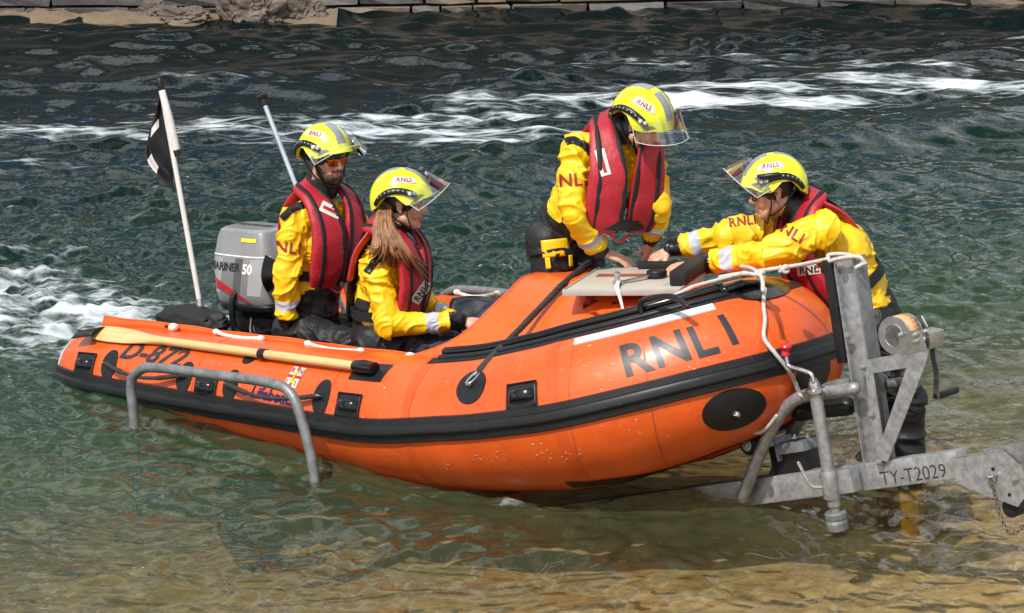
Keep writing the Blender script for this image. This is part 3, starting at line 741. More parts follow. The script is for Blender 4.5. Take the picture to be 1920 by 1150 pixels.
def eye(s0, p0, parent):
    c = surf1(s0, p0, .012); n_ = surf_n(s0, p0); mb = MB()
    t = np.linspace(0, 2 * math.pi, 17); a_ = nrm(np.cross(n_, A(0, 0, 1))); b_ = np.cross(n_, a_)
    sweep(mb, c + n_ * .012 + np.cos(t)[:, None] * a_ * .016 + np.sin(t)[:, None] * n_ * .016, .004, seg=6); mb.build('rope_eye', 'steel', parent)
    return c + n_ * .018
eyes = {}
for key, px, py, rx, ry in (('a', 206, 685, .060, .085), ('b', 346, 708, .060, .085), ('c', 434, 722, .055, .085), ('d', 604, 746, .058, .095), ('e', 883, 726, .088, .088), ('f', 1380, 770, .158, .112)):
    o, s0, p0 = patch(px, py, rx, ry); eyes[key] = eye(s0, p0, o)
patch(1530, 700, .14, .11); patch(470, 672, .05, .035, rot=.6)
patch(1436, 541, .19, .085, name='bow_pad', mat='black_gloss', rot=.05, off=.008)
def grip(px, py):
    s0, p0 = tube_px(px, py); r = .022; V2, F = grid2d(.17, .125, 13, 9)
    V2 = np.array([(u * (1 - .12 * (abs(v) / .0625) ** 6), v * (1 - .12 * (abs(u) / .085) ** 6)) for u, v in V2])
    f = tmap(s0, p0, 0, .006); P = [f(u, v) for u, v in V2]
    mb = MB(); mb.add(P, F); base = mb.build('grip', 'black_rubber', boat, solid=.008)
    t = np.linspace(0, 1, 15); fo = [tmap(s0, p0, 0, o_)(u, .0) for u, o_ in zip((t - .5) * .13, .004 + .036 * np.sin(t * math.pi) ** .45)]
    mb = MB(); nn = surf_n(s0, p0); sweep(mb, np.array(fo), .026, .009, N=np.cross(nn, nrm(np.array(fo)[-1] - np.array(fo)[0])), seg=12); mb.build('handle', 'black_gloss', base)
    V3, F3 = grid2d(.17, .125, 2, 2); fr = [tmap(s0, p0, 0, .011)(u, v) for u, v in [(-.083, -.06), (.083, -.06), (.083, .06), (-.083, .06), (-.083, -.06)]]
    mb = MB(); sweep(mb, np.array(fr), .006, seg=6); mb.build('rim', 'black_rubber', base)
for q in ((160, 684), (386, 726), (654, 762), (981, 743)): grip(*q)
def hang(a, b, n=20, sag=.05, out=None):
    t = np.linspace(0, 1, n)[:, None]; return a + (b - a) * t + A(0, 0, -1) * np.sin(t * math.pi) * sag + (0 if out is None else out * np.sin(t * math.pi))
for a, b in (('a', 'b'), ('c', 'd')):
    mb = MB(); sweep(mb, hang(eyes[a], eyes[b], sag=.035, out=A(0, -.035, 0)), .010, seg=8); mb.build('lifeline', 'black_rope', boat)
    for k, sgn in ((a, 1), (b, -1)):
        mb = MB(); twist_rope(mb, hang(eyes[a], eyes[b], sag=.035, out=A(0, -.035, 0))[:6] if sgn > 0 else hang(eyes[a], eyes[b], sag=.035, out=A(0, -.035, 0))[-6:], .013, .03); mb.build('rope_splice', 'black_rope', boat)

def tube_text(body, px, py, size, rot=0, shear=0, bold=.0, mat='black_letter', name='lettering', spacing=1.0, sx=1, parent=boat, off=.0035):
    s0, p0 = tube_px(px, py); V2, F = text2d(body, size, shear, bold, spacing, .025); V2 = V2 * A(sx, 1); return decal(name, V2, F, tmap(s0, p0, rot, off), mat, parent)
for ch, px, py in (('R', 1192, 670), ('N', 1254, 651), ('L', 1317, 637), ('I', 1364, 619)):
    tube_text(ch, px, py, .225, rot=.03, bold=.006, name='letter')
tube_text('D-872', 290, 663, .155, rot=-.02, shear=.28, bold=.004, name='hull_number', sx=1.25, spacing=1.05)
tube_text('Lifeboats', 512, 742, .088, rot=-.03, shear=.2, bold=.002, mat='blue_violet', name='boat_name', sx=1.05)
def scuffs():
    rg = random.Random(3); mb = MB()
    for cx, cy, nn, sx, sy in ((1030, 848, 16, 30, 8), (905, 862, 8, 14, 8), (840, 872, 6, 10, 6), (1200, 790, 6, 40, 10), (1130, 690, 10, 34, 20), (1290, 690, 5, 30, 8), (930, 800, 4, 30, 5), (620, 760, 4, 60, 20)):
        for k in range(nn):
            s0, p0 = tube_px(cx + rg.gauss(0, sx), cy + rg.gauss(0, sy)); f = tmap(s0, p0, rg.uniform(-.6, .3), .0022); L = rg.uniform(.004, .022); w = rg.uniform(.0012, .0035); n_ = 6
            V2 = [(L * (i / n_ - .5), (w * math.sin(math.pi * min(1, (i + .4) / (n_ + .8))) * sg_)) for sg_ in (1, -1) for i in range(n_ + 1)]
            mb.add([f(*q) for q in V2], [(i, i + 1, n_ + 2 + i, n_ + 1 + i) for i in range(n_)])
    o = mb.build('scuff_marks', 'scuff', boat); o['kind'] = 'stuff'
pmat('scuff', (.60, .40, .30), .6, var=.3, vscale=30)
scuffs()
def emblem():
    s0, p0 = tube_px(553, 706); f = lambda off: tmap(s0, p0, -.05, off)
    V2, F = grid2d(.095, .115, 7, 7); o = decal('flag_emblem', V2, F, f(.003), 'label_white', boat)
    for w, h in ((.095, .016), (.018, .115)): V2, F = grid2d(w, h, 7, 7); decal('cross_bar', V2, F, f(.0045), 'engine_red', o)
    for ch, u, v in (('R', -.03, .034), ('N', .03, .034), ('L', -.03, -.034), ('I', .03, -.034)):
        V2, F = text2d(ch, .042, 0, .001); decal('emblem_letter', V2 + A(u, v), F, f(.0048), 'letter_maroon', o)
    V2, F = grid2d(.008, .07, 2, 6); decal('anchor_stock', V2, F, f(.0058), 'yellow_label', o)
    V2, F = grid2d(.034, .008, 4, 2); decal('anchor_arm', V2 + A(0, .022), F, f(.0058), 'yellow_label', o)
    t = np.linspace(math.pi, 2 * math.pi, 9); V2 = np.array([(r_ * math.cos(q), r_ * math.sin(q) - .014) for r_ in (.014, .022) for q in t]); decal('anchor_fluke', V2, [(i, i + 1, 9 + i + 1, 9 + i) for i in range(8)], f(.0058), 'yellow_label', o)
emblem()

# paddle on the tube with its pockets
def oar():
    P0, P1 = surf1(*tube_px(200, 628), .03), surf1(*tube_px(672, 682), .045)
    a = surf1(*tube_px(182, 631), .030); b = surf1(*tube_px(712, 700), .032); d = nrm(b - a); L = np.linalg.norm(b - a); R4 = np.stack([d, nrm(np.cross(A(0, 0, 1), d)), np.cross(d, nrm(np.cross(A(0, 0, 1), d)))], 1)
    root = empty('oar', M4(BR @ R4, L2W(a))); tag(root, 'varnished wooden oar lying along the near orange tube', 'oar')
    x = np.array([0, .05, .15, .30, .42, .52, .60]); w = np.array([.040, .050, .054, .050, .038, .027, .023]); h = np.array([.006, .007, .008, .010, .016, .022, .024])
    xs = np.linspace(0, .60, 30); mb = MB(); sweep(mb, np.column_stack([xs, xs * 0, xs * 0]), np.interp(xs, x, w), np.interp(xs, x, h), N=A(0, 1, .75), seg=20); mb.build('blade', 'varnished_wood', root)
    mb = MB(); sweep(mb, np.array([(.58, 0, 0), (1.2, 0, 0), (L - .10, 0, 0)]), .024, seg=16); mb.build('shaft', 'varnished_wood', root)
    mb = MB(); sweep(mb, np.array([(1.40, 0, 0), (1.45, 0, 0)]), .0285, seg=16, cap='flat'); mb.build('strap', 'black_rubber', root)
    mb = MB(); sweep(mb, np.array([(L - .16, 0, 0), (L - .1, 0, .003), (L - .02, 0, .002)]), [.032, .038, .036], [.030, .034, .030], seg=14, cap='flat'); mb.build('handle_pocket', 'black_gloss', root)
    return a, b
oa, ob = oar()
s_, p_ = tube_px(695, 697); V2, F = grid2d(.24, .12, 13, 7); decal('pocket_pad', V2, F, tmap(s_, p_, 0, .004), 'black_rubber', boat)
s_, p_ = tube_px(160, 633); V2, F = grid2d(.16, .12, 9, 7); decal('pocket_pad', V2, F, tmap(s_, p_, .1, .004), 'black_rubber', boat)
mb = MB(); q0 = W2L(L2W(oa)); Vv = []
for i in range(8):
    for j in range(7):
        u, v = i / 7, j / 6 * 2 - 1; Vv.append(q0 + A(-.10 + .16 * u, v * .085, .018 - .03 * v * v - .03 * (1 - u) + .012))
mb.add(Vv, [(i * 7 + j, (i + 1) * 7 + j, (i + 1) * 7 + j + 1, i * 7 + j + 1) for i in range(7) for j in range(6)]); mb.build('blade_pocket', 'black_rubber', boat, solid=.006)

# the board on the cover
def board():
    Z = .945; c = [bl(px, py, 2, Z) for px, py in ((1056, 546), (1272, 545), (1312, 503), (1122, 494))]
    e1 = nrm(c[1] - c[0]); c0 = c[0]; w = np.linalg.norm(c[1] - c[0]); e2 = A(-e1[1], e1[0], 0); h = (np.linalg.norm(c[3] - c[0]) + np.linalg.norm(c[2] - c[1])) / 2 * .92
    R4 = np.stack([e1, e2, A(0, 0, 1)], 1); root = empty('chart_board', M4(BR @ R4, L2W(c0)))
    tag(root, 'cream board with metal edge strapped on top of the orange bow cover', 'board')
    mb = MB(); box(mb, (w / 2, h / 2, -.007), w - .01, h - .01, .020); mb.build('panel', 'board_white', root, bevel=.003)
    mb = MB(); box(mb, (w / 2, -.002, -.008), w, .008, .030); box(mb, (w + .002, h / 2, -.008), .008, h, .030); box(mb, (-.002, h / 2, -.008), .008, h, .030); mb.build('edge_trim', 'board_edge', root, bevel=.002)
    mb = MB(); box(mb, (w * .33, h * .62, .005), w * .46, .06, .004); mb.build('red_strip', 'board_red', root)
    mb = MB(); box(mb, (w * .90, h * .38, .005), w * .17, h * .42, .004); mb.build('tape_square', 'clear_tape', root)
    mb = MB(); box(mb, (w * .955, h * .45, .040), .085, h * .62, .07); mb.build('foam_block', 'black_fabric', root, bevel=.012)
    mb = MB(); lathe(mb, (w * .66, h * .52, .004), (0, 0, 1), [(0, .048), (.030, .050), (.036, .046), (.036, .001)], 24); mb.build('hose_cap', 'black_rubber', root)
    mb = MB(); sweep(mb, cr([(w * .42, h * .26, .012), (w * .5, h * .34, .016), (w * .62, h * .48, .02)], 6), .012, .006, seg=8); mb.build('lever', 'steel', root)
    mb = MB(); cyl(mb, (w * .40, h * .24, 0), (w * .40, h * .24, .05), .012, 10); cyl(mb, (w * .36, h * .26, .012), (w * .46, h * .20, .012), .008, 8); lathe(mb, (w * .40, h * .24, .045), (0, 0, 1), [(0, .016), (.012, .018), (.02, .008)], 10); mb.build('clamp_bolt', 'steel', root)
    mb = MB(); box(mb, (w * .62, h * .93, .022), w * .5, .05, .03); mb.build('gear_tray', 'black_fabric', root, bevel=.006)
    a = A(w * .42, -.004, .01); mb = MB()
    sweep(mb, cr([(w * .41, h * .22, .02), (w * .45, .02, .014), (w * .50, -.03, -.02), (w * .56, -.09, -.07)], 8), .006, seg=6); sweep(mb, cr([(w * .43, h * .20, .02), (w * .47, .02, .016), (w * .51, -.03, -.02), (w * .56, -.09, -.07)], 8), .006, seg=6); mb.build('lashing', 'white_rope', root)
board()
# dark red patch and handle bar under the board, flap edges
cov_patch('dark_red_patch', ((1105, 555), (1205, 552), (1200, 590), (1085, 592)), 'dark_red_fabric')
hb = [bl(px, py, 1, -.50) for px, py in ((1203, 590), (1201, 570), (1215, 560), (1255, 556), (1272, 562), (1290, 575))]
mb = MB(); sweep(mb, cr(hb, 6), .014, seg=10); mb.build('bow_handle', 'black_gloss', boat)
# heavy black rope from the eye up over the cover
ra_ = eyes['e']; rb_ = cov_px(1055, 549, .03); rc_ = cov_px(1108, 500, .035)
tr = np.array([ra_ + (rb_ - ra_) * t for t in np.linspace(.16, 1, 16)] + [rc_])
mb = MB(); twist_rope(mb, tr, .017, .055); mb.build('anchor_rope', 'black_rope', boat)
mb = MB(); sweep(mb, np.array([ra_ + (rb_ - ra_) * t for t in np.linspace(.14, .40, 6)]), .022, seg=10); mb.build('rope_sleeve', 'black_rope', boat)
t = np.linspace(0, 2 * math.pi, 21); dd = nrm(rb_ - ra_); n_ = surf_n(*tube_px(883, 726)); mb = MB()
sweep(mb, ra_ + dd * .045 + np.cos(t)[:, None] * dd * .05 + np.sin(t)[:, None] * np.cross(dd, n_) * .018, .006, seg=6); mb.build('carabiner', 'steel', boat)
# dark dry-bag sheet amidships on the far side
mb = MB(); q = [bl(848, 560, 1, .35), bl(960, 562, 1, .35), bl(925, 612, 1, .05), bl(835, 606, 1, .05)]; Vv = []
for i in range(12):
    for j in range(8):
        u, v = i / 11, j / 7; p = (1 - u) * (1 - v) * q[0] + u * (1 - v) * q[1] + u * v * q[2] + (1 - u) * v * q[3]; Vv.append(p + A(0, 0, .02 * math.sin(u * 9) * v + .015 * math.sin(u * 4 + v * 5)))
mb.add(Vv, [(i * 8 + j, (i + 1) * 8 + j, (i + 1) * 8 + j + 1, i * 8 + j + 1) for i in range(11) for j in range(7)]); mb.build('spray_sheet', 'black_gloss', boat, solid=.006)

# ================================================================== OUTBOARD MOTOR
def outboard():
    c = A(.20, .05, 0); root = empty('outboard_motor', M4(BR, L2W(c + A(0, 0, .45)))); tag(root, 'grey outboard engine with red swoosh clamped to the boat stern', 'outboard motor')
    z0 = .45
    st = [(.575, .205, .145), (.60, .225, .16), (.64, .235, .168), (.76, .236, .168), (.85, .228, .162), (.862, .224, .158), (.95, .205, .140), (.985, .190, .125), (.998, .165, .105)]
    def hw(x, z):
        zs = [q[0] for q in st]; hl = np.interp(z, zs, [q[1] for q in st]); w = np.interp(z, zs, [q[2] for q in st]); return -w * max(0, 1 - abs(x / hl) ** 4.5) ** (1 / 4.5)
    mb = MB(); n = 48; V = []
    for z, hl, w in st:
        for j in range(n):
            t = 2 * math.pi * j / n; c_, s_ = math.cos(t), math.sin(t); e = 2 / 4.5
            tip = .025 * (z - .6)                                  # the cowl leans a little aft towards its top
            V.append((hl * np.sign(c_) * abs(c_) ** e - tip, w * np.sign(s_) * abs(s_) ** e, z - z0))
    F = [(i * n + j, i * n + (j + 1) % n, (i + 1) * n + (j + 1) % n, (i + 1) * n + j) for i in range(len(st) - 1) for j in range(n)] + [tuple(range(n))[::-1], tuple((len(st) - 1) * n + j for j in range(n))]
    mb.add(V, F); cowl = mb.build('cowl', 'engine_grey', root, auto=.4)
    def side(u, v, off=.003): return A(u - .025 * (v - .6), hw(u, v) - off, v - z0)
    # pinstripe, light and dark panels, swoosh, lettering
    V2, F = grid2d(.44, .006, 24, 2); decal('pinstripe', V2 + A(0, .858), F, side, 'white_paint', cowl)
    for u0, u1, mt in ((-.21, -.12, 'engine_light'), (-.02, .04, 'engine_dark'), (.10, .20, 'engine_light')):
        V2, F = grid2d(u1 - u0, .20, 8, 8); V2 = V2 + A((u0 + u1) / 2, .745); V2[:, 0] += (V2[:, 1] - .745) * .25; decal('panel', V2, F, lambda u, v: side(u, v, .0012), mt, cowl)
    t = np.linspace(0, 1, 20); top = np.column_stack([-.215 + .32 * t, .735 - .135 * t ** 1.8 - .02 * np.sin(t * 3.1)]); bot = top - np.column_stack([0 * t, .055 * (1 - t) ** .8 + .001])
    decal('swoosh', np.vstack([top, bot]), [(i, i + 1, 21 + i, 20 + i) for i in range(19)], side, 'engine_red', cowl)
    bt = bot; decal('swoosh_edge', np.vstack([bt, bt - A(0, .009)]), [(i, i + 1, 21 + i, 20 + i) for i in range(19)], side, 'engine_dark', cowl)
    V2, F = text2d('MARINER', .062, .2, .002); decal('brand_lettering', V2 + A(-.095, .795), F, side, 'black_letter', cowl)
    V2, F = text2d('50', .075, .2, .003); decal('brand_number', V2 + A(.095, .790), F, side, 'white_paint', cowl)
    V2, F = text2d('MARINER', .075, .0, .003); decal('top_lettering', V2, F, lambda u, v: A(u * .9 - .01, v * .8 + .02, .999 - z0), 'black_letter', cowl)
    V2, F = grid2d(.11, .02, 6, 2); decal('yellow_label', V2 + A(.10, .945), F, lambda u, v: side(u, v, .004), 'yellow_label', cowl)
    V2, F = text2d('50', .075, .2, .003); decal('front_number', V2, F, lambda u, v: A(.2375, -u - .02, .68 + v - z0), 'white_paint', cowl)
    mb = MB(); sweep(mb, np.array([(-.2, 0, .575 - z0), (.2, 0, .575 - z0)]), .02, .02); mb2 = MB(); V = []
    for z, k in ((.548, .93), (.560, 1.0), (.582, 1.02), (.592, .98)):
        for j in range(n):
            tt = 2 * math.pi * j / n; c_, s_ = math.cos(tt), math.sin(tt); e = 2 / 4.5; V.append((.222 * k * np.sign(c_) * abs(c_) ** e, .158 * k * np.sign(s_) * abs(s_) ** e, z - z0))
    mb2.add(V, [(i * n + j, i * n + (j + 1) % n, (i + 1) * n + (j + 1) % n, (i + 1) * n + j) for i in range(3) for j in range(n)] + [tuple(range(n))[::-1], tuple(3 * n + j for j in range(n))]); mb2.build('cowl_seal', 'black_rubber', root)
    mb = MB(); box(mb, (.02, 0, .04), .30, .22, .14); box(mb, (.14, -.02, -.02), .16, .26, .16); mb.build('engine_block', 'black_gloss', root, bevel=.02)
    mb = MB(); box(mb, (-.10, 0, -.12), .13, .13, .40); box(mb, (-.08, 0, -.5), .11, .07, .5); mb.build('leg', 'engine_light', root, bevel=.025)
    mb = MB(); box(mb, (.17, 0, -.10), .10, .26, .20); mb.build('clamp_bracket', 'engine_dark', root, bevel=.012)
    mb = MB(); sweep(mb, cr([(-.02, -.17, .20), (-.03, -.19, .15), (-.03, -.19, .02), (.0, -.17, -.02)], 6), .018, seg=10); mb.build('tilt_handle', 'black_rubber', root)
    mb = MB()
    for k in range(7): sweep(mb, cr([(.05 + .02 * k, -.13, .06 - .01 * k), (.09 + .02 * k, -.17 + .01 * k, -.02 + .01 * k), (.15 + .02 * k, -.12, -.10 + .02 * k)], 5), .007, seg=6)
    mb.build('hoses', 'black_rubber', root)
    mb = MB(); sweep(mb, np.array([(.06, -.15, -.035), (.12, -.155, -.045)]), .010, seg=8); mb.build('fuel_clip', 'red_plastic', root)
    # black carry strap hanging at the front of the cowl
    t = np.linspace(0, 1, 18); P = np.column_stack([.215 + .05 * np.sin(t * math.pi), -.10 - .075 * np.sin(t * math.pi) , .40 - .17 * t]); mb = MB(); prof(mb, P, A(1, -.6, 0), [(-.003, -.035), (.003, -.035), (.003, .035), (-.003, .035)]); mb.build('strap', 'webbing_black', root)
outboard()
# black bag at the stern
def stern_bag():
    c = A(.06, -.33, .52); root = MB(); bm = bmesh.new(); bmesh.ops.create_icosphere(bm, subdivisions=4, radius=1); V = np.array([v.co[:] for v in bm.verts]); F = [[v.index for v in f.verts] for f in bm.faces]; bm.free()
    V = np.sign(V) * np.abs(V) ** .75; V = V * A(.26, .12, .085) * (1 + .12 * fbm(V * 2.4, 3))[:, None]
    root.add(V, F); o = root.build('equipment_bag', 'black_fabric', None); o.matrix_world = M4(BR, L2W(c)); tag(o, 'black fabric bag lying at the stern below the flag pole', 'bag')
stern_bag()

# ================================================================== POLES AND FLAG
def poles():
    Y = -.30; b, t = bl(379, 592, 1, Y), bl(301, 160, 1, Y); wb, wt = L2W(b), L2W(t); d = nrm(wt - wb); L = np.linalg.norm(wt - wb)
    root = empty('flag_pole', loc=wb); tag(root, 'white flag pole at the stern with a furled black and white flag', 'flag pole'); z = A(0, 0, 0)
    mb = MB(); cyl(mb, z, (wt - wb) * .985, .0145, 14); mb.build('pole', 'pole_white', root)
    mb = MB(); lathe(mb, z, d, [(-.03, .028), (.0, .028), (.004, .021), (.05, .021), (.055, .019), (.09, .019), (.092, .015)], 16); mb.build('pole_socket', 'steel', root)
    mb = MB(); lathe(mb, wt - wb, d, [(-.03, .016), (-.025, .019), (.03, .019), (.04, .012)], 14); mb.build('pole_cap', 'black_rubber', root)
    P = lambda px, py, dz=0: wy(px, py, wb[1] + (wt - wb)[1] * (592 - py) / 432 + dz) - wb
    mb = MB(); sweep(mb, np.array([P(304, 172), P(318, 226), P(331, 281)]), [.019, .024, .022], [.019, .022, .02], seg=12); mb.build('flag_sleeve', 'flag_white', root)
    mb = MB(); lathe(mb, P(331, 283), d, [(-.03, .018), (.0, .022), (.02, .018)], 12); mb.build('sleeve_tie', 'black_rubber', root)
    # cloth: rows down the hoist, columns towards the fly
    hoist = cr([(301, 172), (311, 215), (322, 258), (332, 300)], 6); mid = cr([(298, 186), (289, 238), (291, 285), (316, 335)], 6); fly = cr([(296, 200), (277, 262), (280, 308), (331, 364)], 6)
    nu, nv = len(hoist), 13; V = []; mi = []
    for i in range(nu):
        for j in range(nv):
            v = j / (nv - 1); q = hoist[i] * (1 - v) * (1 - v) + 2 * mid[i] * v * (1 - v) + fly[i] * v * v
            V.append(P(q[0], q[1], .045 * math.sin(v * 7 + i * .25) * v + .02))
    F = []; 
    for i in range(nu - 1):
        for j in range(nv - 1):
            F.append((i * nv + j, (i + 1) * nv + j, (i + 1) * nv + j + 1, i * nv + j + 1)); u, v = i / (nu - 2), j / (nv - 2)
            mi.append(1 if (.24 < u < .36 and .35 < v < .75) or (.60 < u < .82 and v > .78) else 0)
    mb = MB(); mb.v = [np.array(V)]; mb.f = [list(f) for f in F]; mb.m = mi; mb.n = len(V); mb.build('flag', ['flag_black', 'flag_white'], root, solid=.003)
    # second pole: a light staff standing behind the helmsman
    Y = .30; a, b = bl(493, 188, 1, Y), bl(560, 362, 1, Y); dd = nrm(b - a); lo = a + dd * ((.50 - a[2]) / dd[2]); wl_, wt_ = L2W(lo), L2W(a)
    r2 = empty('light_staff', loc=wl_); tag(r2, 'slim grey metal staff with black cap leaning behind the helmsman', 'pole')
    mb = MB(); cyl(mb, z, wt_ - wl_, .0135, 14); mb.build('staff', 'pole_metal', r2)
    mb = MB(); lathe(mb, wt_ - wl_, nrm(wt_ - wl_), [(-.035, .0135), (-.03, .019), (0, .021), (.012, .034), (.022, .036), (.034, .022), (.036, .004)], 16); mb.build('lamp_cap', 'black_rubber', r2)
poles()

# ================================================================== TRAILER
def trailer():
    root = empty('boat_trailer', loc=TB); tag(root, 'galvanised boat trailer with winch post half sunk in the shallows', 'trailer'); O = TB
    T = lambda px, py, lat=0.: tp(px, py, lat) - O
    a, b = T(1345, 930), T(1806, 868); d = nrm(b - a); bz = nrm(np.cross(d, TN)); bz = bz if bz[2] > 0 else -bz
    mb = MB(); c0, c1 = a - d * 2.3, b; box(mb, (c0 + c1) / 2, np.linalg.norm(c1 - c0), .085, .125, d, TN, bz); beam = mb.build('draw_bar', 'galvanised', root, bevel=.006)
    f = lambda u, v: T(1722, 886) + d * u + bz * v - TN * .0440 + d * 0
    V2, F = text2d('TY-T2029', .092, 0, -.001); decal('plate_lettering', V2, F, f, 'black_letter', beam)
    # submerged frame and side guides
    mb = MB(); cb = a - d * 1.75; cb[2] = -.42 - O[2] + .05; box(mb, cb, .09, 2.5, .09, TF, TN, (0, 0, 1)); mb.build('cross_member', 'galvanised_dull', root, bevel=.006)
    for lat in (-1.14, 1.14):
        px = [(252, 800), (246, 722), (262, 695), (296, 690), (400, 703), (505, 718), (545, 738), (566, 790), (588, 884)]
        P = np.array([T(*q, -1.14) for q in px]); P = P + TN * (lat + 1.14)
        P = np.vstack([P[0] + (P[0] - P[1]) * .0 + A(0, 0, -.45), P, P[-1] + A(.03, -.02, -.42)]) 
        mb = MB(); sweep(mb, cr(P, 8), .026, seg=14); mb.build('side_guide', 'galvanised_dull', root)
    for lat in (-.98, .98):
        c_ = T(476, 905, -.98) + TN * (lat + .98); c_[2] = -.36 - O[2]
        mb = MB(); lathe(mb, c_ - TN * .09, TN, [(0, .13), (.005, .20), (.03, .245), (.15, .245), (.175, .20), (.18, .13)], 36); wh = mb.build('wheel', 'black_rubber', root)
        mb = MB(); lathe(mb, c_ - TN * .07, TN, [(0, .02), (-.01, .05), (.0, .07), (.02, .13), (.12, .13)], 28); mb.build('wheel_rim', 'galvanised_dull', wh)
    # winch post: channel with flanges, black pad towards the bow
    top, bot = T(1592, 482), T(1650, 872); dp = nrm(top - bot); fx = nrm(TF - dp * (TF @ dp)); L = np.linalg.norm(top - bot); mid = (top + bot) / 2
    mb = MB(); box(mb, mid - TN * .016, .006, .115, L, TN, fx, dp); post = mb.build('winch_post', 'galvanised', root, bevel=.002)
    mb = MB(); box(mb, mid - fx * .056, .095, .008, L + .01, TN, fx, dp); mb.build('rear_flange', 'galvanised', root, bevel=.002)
    mb = MB(); box(mb, mid + fx * .056, .095, .008, L + .006, TN, fx, dp); mb.build('front_flange', 'galvanised_dull', root, bevel=.002)
    mb = MB(); box(mb, mid + TN * .050, .006, .10, L * .98, TN, fx, dp); mb.build('far_web', 'galvanised_dull', root)
    mb = MB(); box(mb, bot + dp * (L - .24) - fx * .088, .12, .05, .48, TN, fx, dp); mb.build('bow_pad', 'black_rubber', root, bevel=.006)
    def bolt(p, ax, r=.014, parent=root):
        m2 = MB(); lathe(m2, p, ax, [(0, r * 1.5), (.003, r * 1.5), (.0035, r), (.012, r), (.013, r * .6), (.02, r * .55), (.021, .002)], 6 if r > .01 else 10); m2.build('bolt', 'rust_bolt', parent)
    for q in ((1577, 497), (1590, 630), (1618, 688), (1634, 778), (1648, 867)): bolt(T(*q, -.066), -TN)
    # triangular winch bracket, both cheeks and its front plate
    for lat in (-.064, .058):
        mb = MB(); e = .11 if lat > 0 else 0
        out = [(1617, 676), (1742, 655), (1738, 676), (1665, 866), (1646, 868), (1642, 850)]; inn = [(1637, 700), (1700, 690), (1655, 818)]
        A_ = [T(*q, lat) for q in ((1617, 676), (1742, 655), (1736, 680), (1700, 690), (1637, 700), (1622, 702))]; prism(mb, A_, TN * .007)
        B_ = [T(*q, lat) for q in ((1700, 690), (1736, 680), (1664, 866), (1646, 862), (1655, 818))]; prism(mb, B_, TN * .007)
        C_ = [T(*q, lat) for q in ((1622, 702), (1637, 700), (1655, 818), (1646, 862))]; prism(mb, C_, TN * .007)
        mb.build('bracket_cheek', 'galvanised' if lat < 0 else 'galvanised_dull', root, smooth=False)
    mb = MB(); q = [T(1742, 655, -.058), T(1742, 655, .06), T(1668, 860, .06), T(1668, 860, -.058)]; prism(mb, q, -fx * .007); mb.build('bracket_front', 'galvanised_dull', root, smooth=False)
    mb = MB(); prism(mb, [T(1664, 672, -.058), T(1742, 656, -.058), T(1742, 656, .06), T(1664, 672, .06)], A(0, 0, -.008)); mb.build('winch_seat', 'galvanised', root, smooth=False)
    # winch
    w = MB(); dc = T(1690, 626); lathe(w, dc - TN * .055, TN, [(0, .010), (0, .088), (.004, .090), (.008, .088), (.009, .03), (.09, .03), (.091, .088), (.099, .088), (.10, .01)], 32); win = w.build('winch_drum', 'steel', root)
    w = MB(); lathe(w, dc - TN * .058, TN, [(0, .058), (-.004, .056), (-.004, .050), (0, .048)], 28); w.build('drum_rim', 'steel', win)
    w = MB(); V = []; n = 26
    for i in range(n):
        t = rad(-35 + 175 * i / (n - 1)); r = .080 + (.004 if i % 2 else 0)
        for lt in (-.040, .036): V.append(dc + TN * lt + r * (math.sin(t) * A(0, 0, 1) + math.cos(t) * TF))
    w.add(V, [(2 * i, 2 * i + 1, 2 * i + 3, 2 * i + 2) for i in range(n - 1)]); w.build('winch_strap', 'orange_strap', win, solid=.006)
    for lat in (-.066, .056):
        w = MB(); prism(w, [T(*q, lat) for q in ((1684, 624), (1726, 618), (1738, 657), (1690, 666))], TN * .004); w.build('winch_plate', 'steel', win, smooth=False)
    V2, F = text2d('1000', .026, 0, .001); e1 = nrm(T(1730, 650, -.067) - T(1692, 656, -.067)); e2 = np.cross(TN, e1); e2 = e2 if e2[2] > 0 else -e2; c_ = T(1708, 648, -.0675)
    for q in ((1690, 628), (1717, 628), (1718, 640)): bolt(T(*q, -.068), -TN, .010, win)
    w = MB()
    for q in ((1735, 622), (1733, 636)): cyl(w, T(*q, -.06), T(*q, .10), .009, 10)
    box(w, T(1745, 634, .045), .07, .11, .075, TF, TN, (0, 0, 1)); w.build('winch_gear', 'rust_bolt', win, bevel=.006)
    w = MB(); sweep(w, np.array([T(1738, 612, .05), T(1729, 594, .05)]), .005, seg=6); w.build('ratchet_pin', 'steel', win)
    w = MB(); P = np.array([T(1748, 640, .10), T(1750, 668, .10), T(1756, 700, .10), T(1755, 748, .10)]); prof(w, cr(P, 5), TN, [(-.004, -.014), (.004, -.014), (.004, .014), (-.004, .014)]); arm = w.build('crank_arm', 'galvanised_dull', win)
    w = MB(); p0 = T(1755, 744, .10); sweep(w, np.array([p0, p0 + TN * .02, p0 + TN * .155]), [.013, .017, .017], seg=12); w.build('crank_grip', 'black_rubber', arm)
    # bent tube from the draw bar up to the post
    for lat in (-.10, .11):
        px = [(1392, 934), (1424, 852), (1452, 796), (1478, 760), (1510, 742), (1550, 736), (1602, 729)]
        P = np.array([T(*q, -.10) for q in px]) + TN * (lat + .10); mb = MB(); sweep(mb, cr(P, 8), .030, seg=16); mb.build('bow_frame', 'galvanised' if lat < 0 else 'galvanised_dull', root)
    mb = MB(); cyl(mb, T(1640, 722, .11), T(1720, 716, .11), .026, 12); mb.build('rear_brace', 'galvanised_dull', root); mb = MB(); cyl(mb, T(1610, 860, .20), T(1660, 800, .20), .022, 12); mb.build('rear_brace', 'galvanised_dull', root)
    # jockey stand
    lt = -.24; j0, j1 = T(1528, 732, -.20), T(1564, 948, -.135); dj = nrm(j1 - j0)
